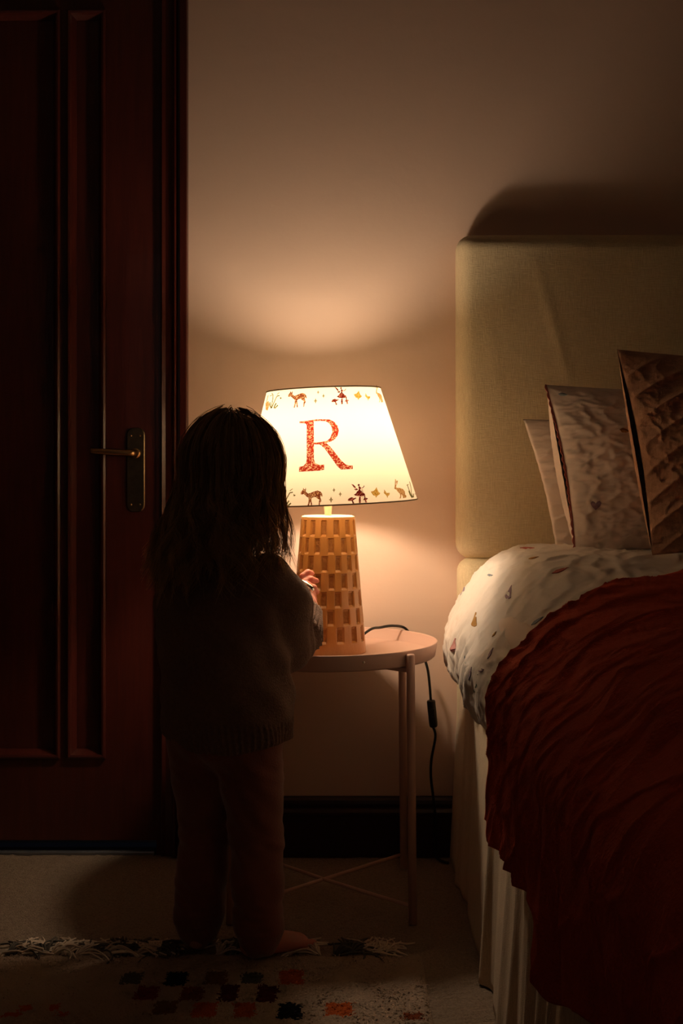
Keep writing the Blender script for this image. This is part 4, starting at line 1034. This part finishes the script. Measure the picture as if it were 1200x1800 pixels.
# ribbed cuffs
def cuff(name, c0, c1, r0, r1, n=30):
    c0 = Vector(c0); c1 = Vector(c1); t = (c1-c0).normalized(); s = t.cross(Vector((0, 0, 1))).normalized(); u = t.cross(s); V = []; Fc = []
    prof = [(0.0, r0*0.97, 0), (0.04, r0, 1), (0.5, (r0+r1)/2, 1), (0.93, r1, 1), (1.0, r1*0.97, 0.5), (1.0, r1*0.88, 0), (0.7, r1*0.8, 0)]
    m_ = n*6
    for f_, r, w in prof:
        for j in range(m_):
            a = 2*PI*j/m_; rr = r*(1+0.055*w*math.sin(a*n)); V.append(c0.lerp(c1, f_)+(s*math.cos(a)+u*math.sin(a))*rr)
    for i in range(len(prof)-1):
        for j in range(m_): Fc.append((i*m_+j, i*m_+(j+1) % m_, (i+1)*m_+(j+1) % m_, (i+1)*m_+j))
    return mesh_obj(name, V, Fc, M['knit'], jumper)
cuff('ribbed_cuff', Rel+axR*0.034+np.array([0.010, 0.002, -0.010]), cuffR+axR*0.030+np.array([0.006, 0.0, 0.0]), 0.0435, 0.0255, 24)
axL = (Lwr-Lel)/np.linalg.norm(Lwr-Lel); cuff('ribbed_cuff', cuffL-axL*0.008, cuffL+axL*0.03, 0.030, 0.022)

# trousers
tr = Field((-0.36, 1.98, 0.0), (-0.04, 2.24, 0.42), 0.0026)
tr.ellipsoid((-0.195, 2.106, 0.375), (0.096, 0.077, 0.060), TR3, 0.02)
for hp, kn, an, s in ((Rhip, Rkn, Ran, 1), (Lhip, Lkn, Lan, -1)):
    mid = (hp+kn)/2+np.array([0.001*s, -0.004, 0]); cal = (kn+an)/2+np.array([0, -0.006, 0.0])
    tr.chain([hp+np.array([0, 0, -0.01]), mid, kn, cal, an+np.array([0, 0, 0.012]), an+np.array([0, -0.002, -0.012])], [0.060, 0.051, 0.044, 0.043, 0.040, 0.033], 0.012)
    for j in range(3):
        z_ = 0.045+0.016*j; c = an*(1-0.25*j)+cal*(0.25*j)
        tr.ellipsoid((c[0], c[1]-0.002, z_+GZ), (0.0405, 0.0405, 0.0075), None, 0.006)
    tr.ellipsoid(kn+np.array([0.006*s, -0.012, -0.012]), (0.036, 0.032, 0.010), None, 0.012)
x, y, z = tr.coords((slice(None),)*3)
tr.F += (0.0018*np.sin(x*130+z*60+np.sin(y*60))*np.sin(z*31+x*40)+0.0007*np.sin(z*170+x*150+np.sin(z*60)*2)).astype(np.float32)
V, Q = tr.mesh(1)
np_mesh('trousers', V, Q, M['velour'], child)

# hair: soft underlayer plus long wavy strands in locks
un = Field((-0.36, 1.96, 0.62), (-0.04, 2.26, 0.93), 0.003)
back = -np.array([hf[0], hf[1], 0])/np.hypot(hf[0], hf[1])
un.ellipsoid(HC+np.array([0, 0, 0.010])-hf*0.012, (0.071, 0.077, 0.076), HR, 0.0)
un.ellipsoid(H(0, 0.100, -0.020), (0.055, 0.060, 0.070), HR, 0.02, carve=True)
un.chain([HC+np.array([-0.010, -0.012, -0.01]), HC+np.array([-0.018, -0.018, -0.09]), HC+np.array([-0.022, -0.020, -0.130])], [0.060, 0.058, 0.046], 0.02)
un.chain([HC+np.array([-0.035, -0.004, -0.02]), HC+np.array([-0.055, -0.008, -0.10]), HC+np.array([-0.064, -0.010, -0.135])], [0.040, 0.040, 0.028], 0.02)
V, Q = un.mesh(2)
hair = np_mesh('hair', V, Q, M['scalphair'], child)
def make_strands():
    hd = math.atan2(hf[1], hf[0]); Vs = []; Fs = []; tone = []; nb = 0
    r_ = np.random.default_rng(5)
    def relang(a): return (a-hd+PI) % (2*PI)-PI
    nlock = 480
    for L_ in range(nlock):
        th = r_.uniform(-PI, PI)
        ra = relang(th)
        if abs(ra) < 0.62: continue
        if math.cos(th) > 0.25 and r_.random() < 0.45: continue
        el0 = math.radians(r_.choice([r_.uniform(45, 88), r_.uniform(5, 50)]))
        # parting: strands leave the crown and run down the side they are on
        lookr = math.cos(th)      # 1 = viewer's right
        endz = r_.uniform(0.640, 0.705)-0.02*max(0, -lookr)
        if r_.random() < 0.12: endz -= 0.018
        endr = 0.088+0.045*max(0, -lookr)**1.2+r_.uniform(-0.020, 0.012)
        if lookr > 0.3: endr = 0.078+r_.uniform(-0.028, 0.022)
        amp = r_.uniform(0.006, 0.019); fr = r_.uniform(2.0, 3.8); ph = r_.uniform(0, 2*PI); sw_ = r_.uniform(-0.35, 0.35)
        flick = r_.uniform(-0.016, 0.016); lt = r_.uniform(0, 1); base_r = r_.uniform(0.93, 1.075)
        wisp = lookr > 0.2 and r_.random() < 0.3
        if wisp: endz -= 0.012; endr = 0.100; amp *= 1.3
        for s_ in range(r_.integers(16, 30) if not wisp else 9):
            dth = r_.normal(0, 0.022); n_ = 22; t = np.linspace(0, 1, n_)
            th_s = th+dth; el = el0+r_.normal(0, 0.05); jr = base_r*(1+r_.normal(0, 0.012)+(0.10*r_.random() if r_.random() < 0.03 else 0)); ez = endz+r_.normal(0, 0.008)
            split = 0.42 if el0 > 0.7 else 0.28; P = np.zeros((n_, 3))
            rx, rz = 0.083*jr, 0.088*jr
            phi_end = -0.15
            zb = HC[2]+0.006+rz*math.sin(phi_end)
            for i, tt in enumerate(t):
                if tt < split:
                    ph_ = el+(phi_end-el)*(tt/split)
                    rr = rx*math.cos(ph_); zz = HC[2]+0.006+rz*math.sin(ph_)
                    a2 = th_s
                else:
                    q = (tt-split)/(1-split); r0 = rx*math.cos(phi_end)
                    rr = r0+(endr+r_.normal(0, 0.0004)-r0)*q**1.15; zz = zb+(ez-zb)*q
                    a2 = th_s+sw_*q*q*0.5
                P[i] = (HC[0]-hf[0]*0.012+rr*math.cos(a2), HC[1]-hf[1]*0.012+rr*math.sin(a2), zz)
            g = np.clip((t-0.25)/0.75, 0, 1)
            wv = amp*g*np.sin(2*PI*fr*t+ph+r_.normal(0, 0.18)); wv2 = amp*0.8*g*np.cos(2*PI*fr*t*0.9+ph*1.7)
            P[:, 0] += -math.sin(th_s)*wv+math.cos(th_s)*wv2*0.5+flick*g**3; P[:, 1] += math.cos(th_s)*wv+math.sin(th_s)*wv2*0.5
            P += np.cumsum(r_.normal(0, 0.00035, P.shape), 0)
            # keep the hair resting on the shoulders and off the body
            cx, cy = -0.200, 2.100
            z_ = P[:, 2]; lim_a = np.interp(z_, [0.60, 0.635, 0.66, 0.68, 0.70], [0.113, 0.100, 0.072, 0.045, 0.0]); lim_b = np.interp(z_, [0.60, 0.635, 0.66, 0.68, 0.70], [0.086, 0.072, 0.058, 0.045, 0.0])
            dx = P[:, 0]-cx; dy = P[:, 1]-cy; u = dx*rgt[0]+dy*rgt[1]; v = dx*fwd[0]+dy*fwd[1]
            l = np.sqrt((u/np.maximum(lim_a, 1e-4))**2+(v/np.maximum(lim_b, 1e-4))**2); k = np.where((l < 1) & (lim_a > 0.01), 1/np.maximum(l, 0.25), 1.0); k = np.minimum(k, 1.8)
            P[:, 0] = cx+dx*k; P[:, 1] = cy+dy*k
            w = 0.00052*np.interp(t, [0, 0.6, 1], [1, 1, 0.25])
            T = np.gradient(P, axis=0); T /= np.linalg.norm(T, axis=1)[:, None]+1e-9
            a_ = np.cross(T, [0.3, -0.9, 0.2]); a_ /= np.linalg.norm(a_, axis=1)[:, None]+1e-9; b_ = np.cross(T, a_)
            ring = np.stack([P+a_*w[:, None], P-0.5*a_*w[:, None]+0.866*b_*w[:, None], P-0.5*a_*w[:, None]-0.866*b_*w[:, None]], 1)
            Vs.append(ring.reshape(-1, 3)); i = np.arange(n_-1)
            for j in range(3):
                j2 = (j+1) % 3; Fs.append(np.stack([nb+i*3+j, nb+i*3+j2, nb+(i+1)*3+j2, nb+(i+1)*3+j], 1))
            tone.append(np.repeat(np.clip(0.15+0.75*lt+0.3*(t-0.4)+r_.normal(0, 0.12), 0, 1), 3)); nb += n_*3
    return np.vstack(Vs), np.vstack(Fs), np.concatenate(tone)
V, Q, tone = make_strands()
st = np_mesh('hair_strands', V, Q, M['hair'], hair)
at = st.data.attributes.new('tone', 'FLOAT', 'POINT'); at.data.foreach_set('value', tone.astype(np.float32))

# the shiny thing in the child's hand
c = smooth_path([P3(514, 1016, 2.262), P3(526, 1022, 2.256), P3(537, 1028, 2.247), P3(546, 1034, 2.242), P3(549, 1038, 2.246)], 5)
n_ = len(c); V, Fc = tube(c, 0.004, 14, radii=[0.0060*math.sin(PI*(0.08+0.84*i/(n_-1)))**0.45 for i in range(n_)])
sv = mesh_obj('silver_trinket', V, Fc, M['silver']); tag(sv, 'small shiny silver trinket held in the child\'s right hand', 'trinket')
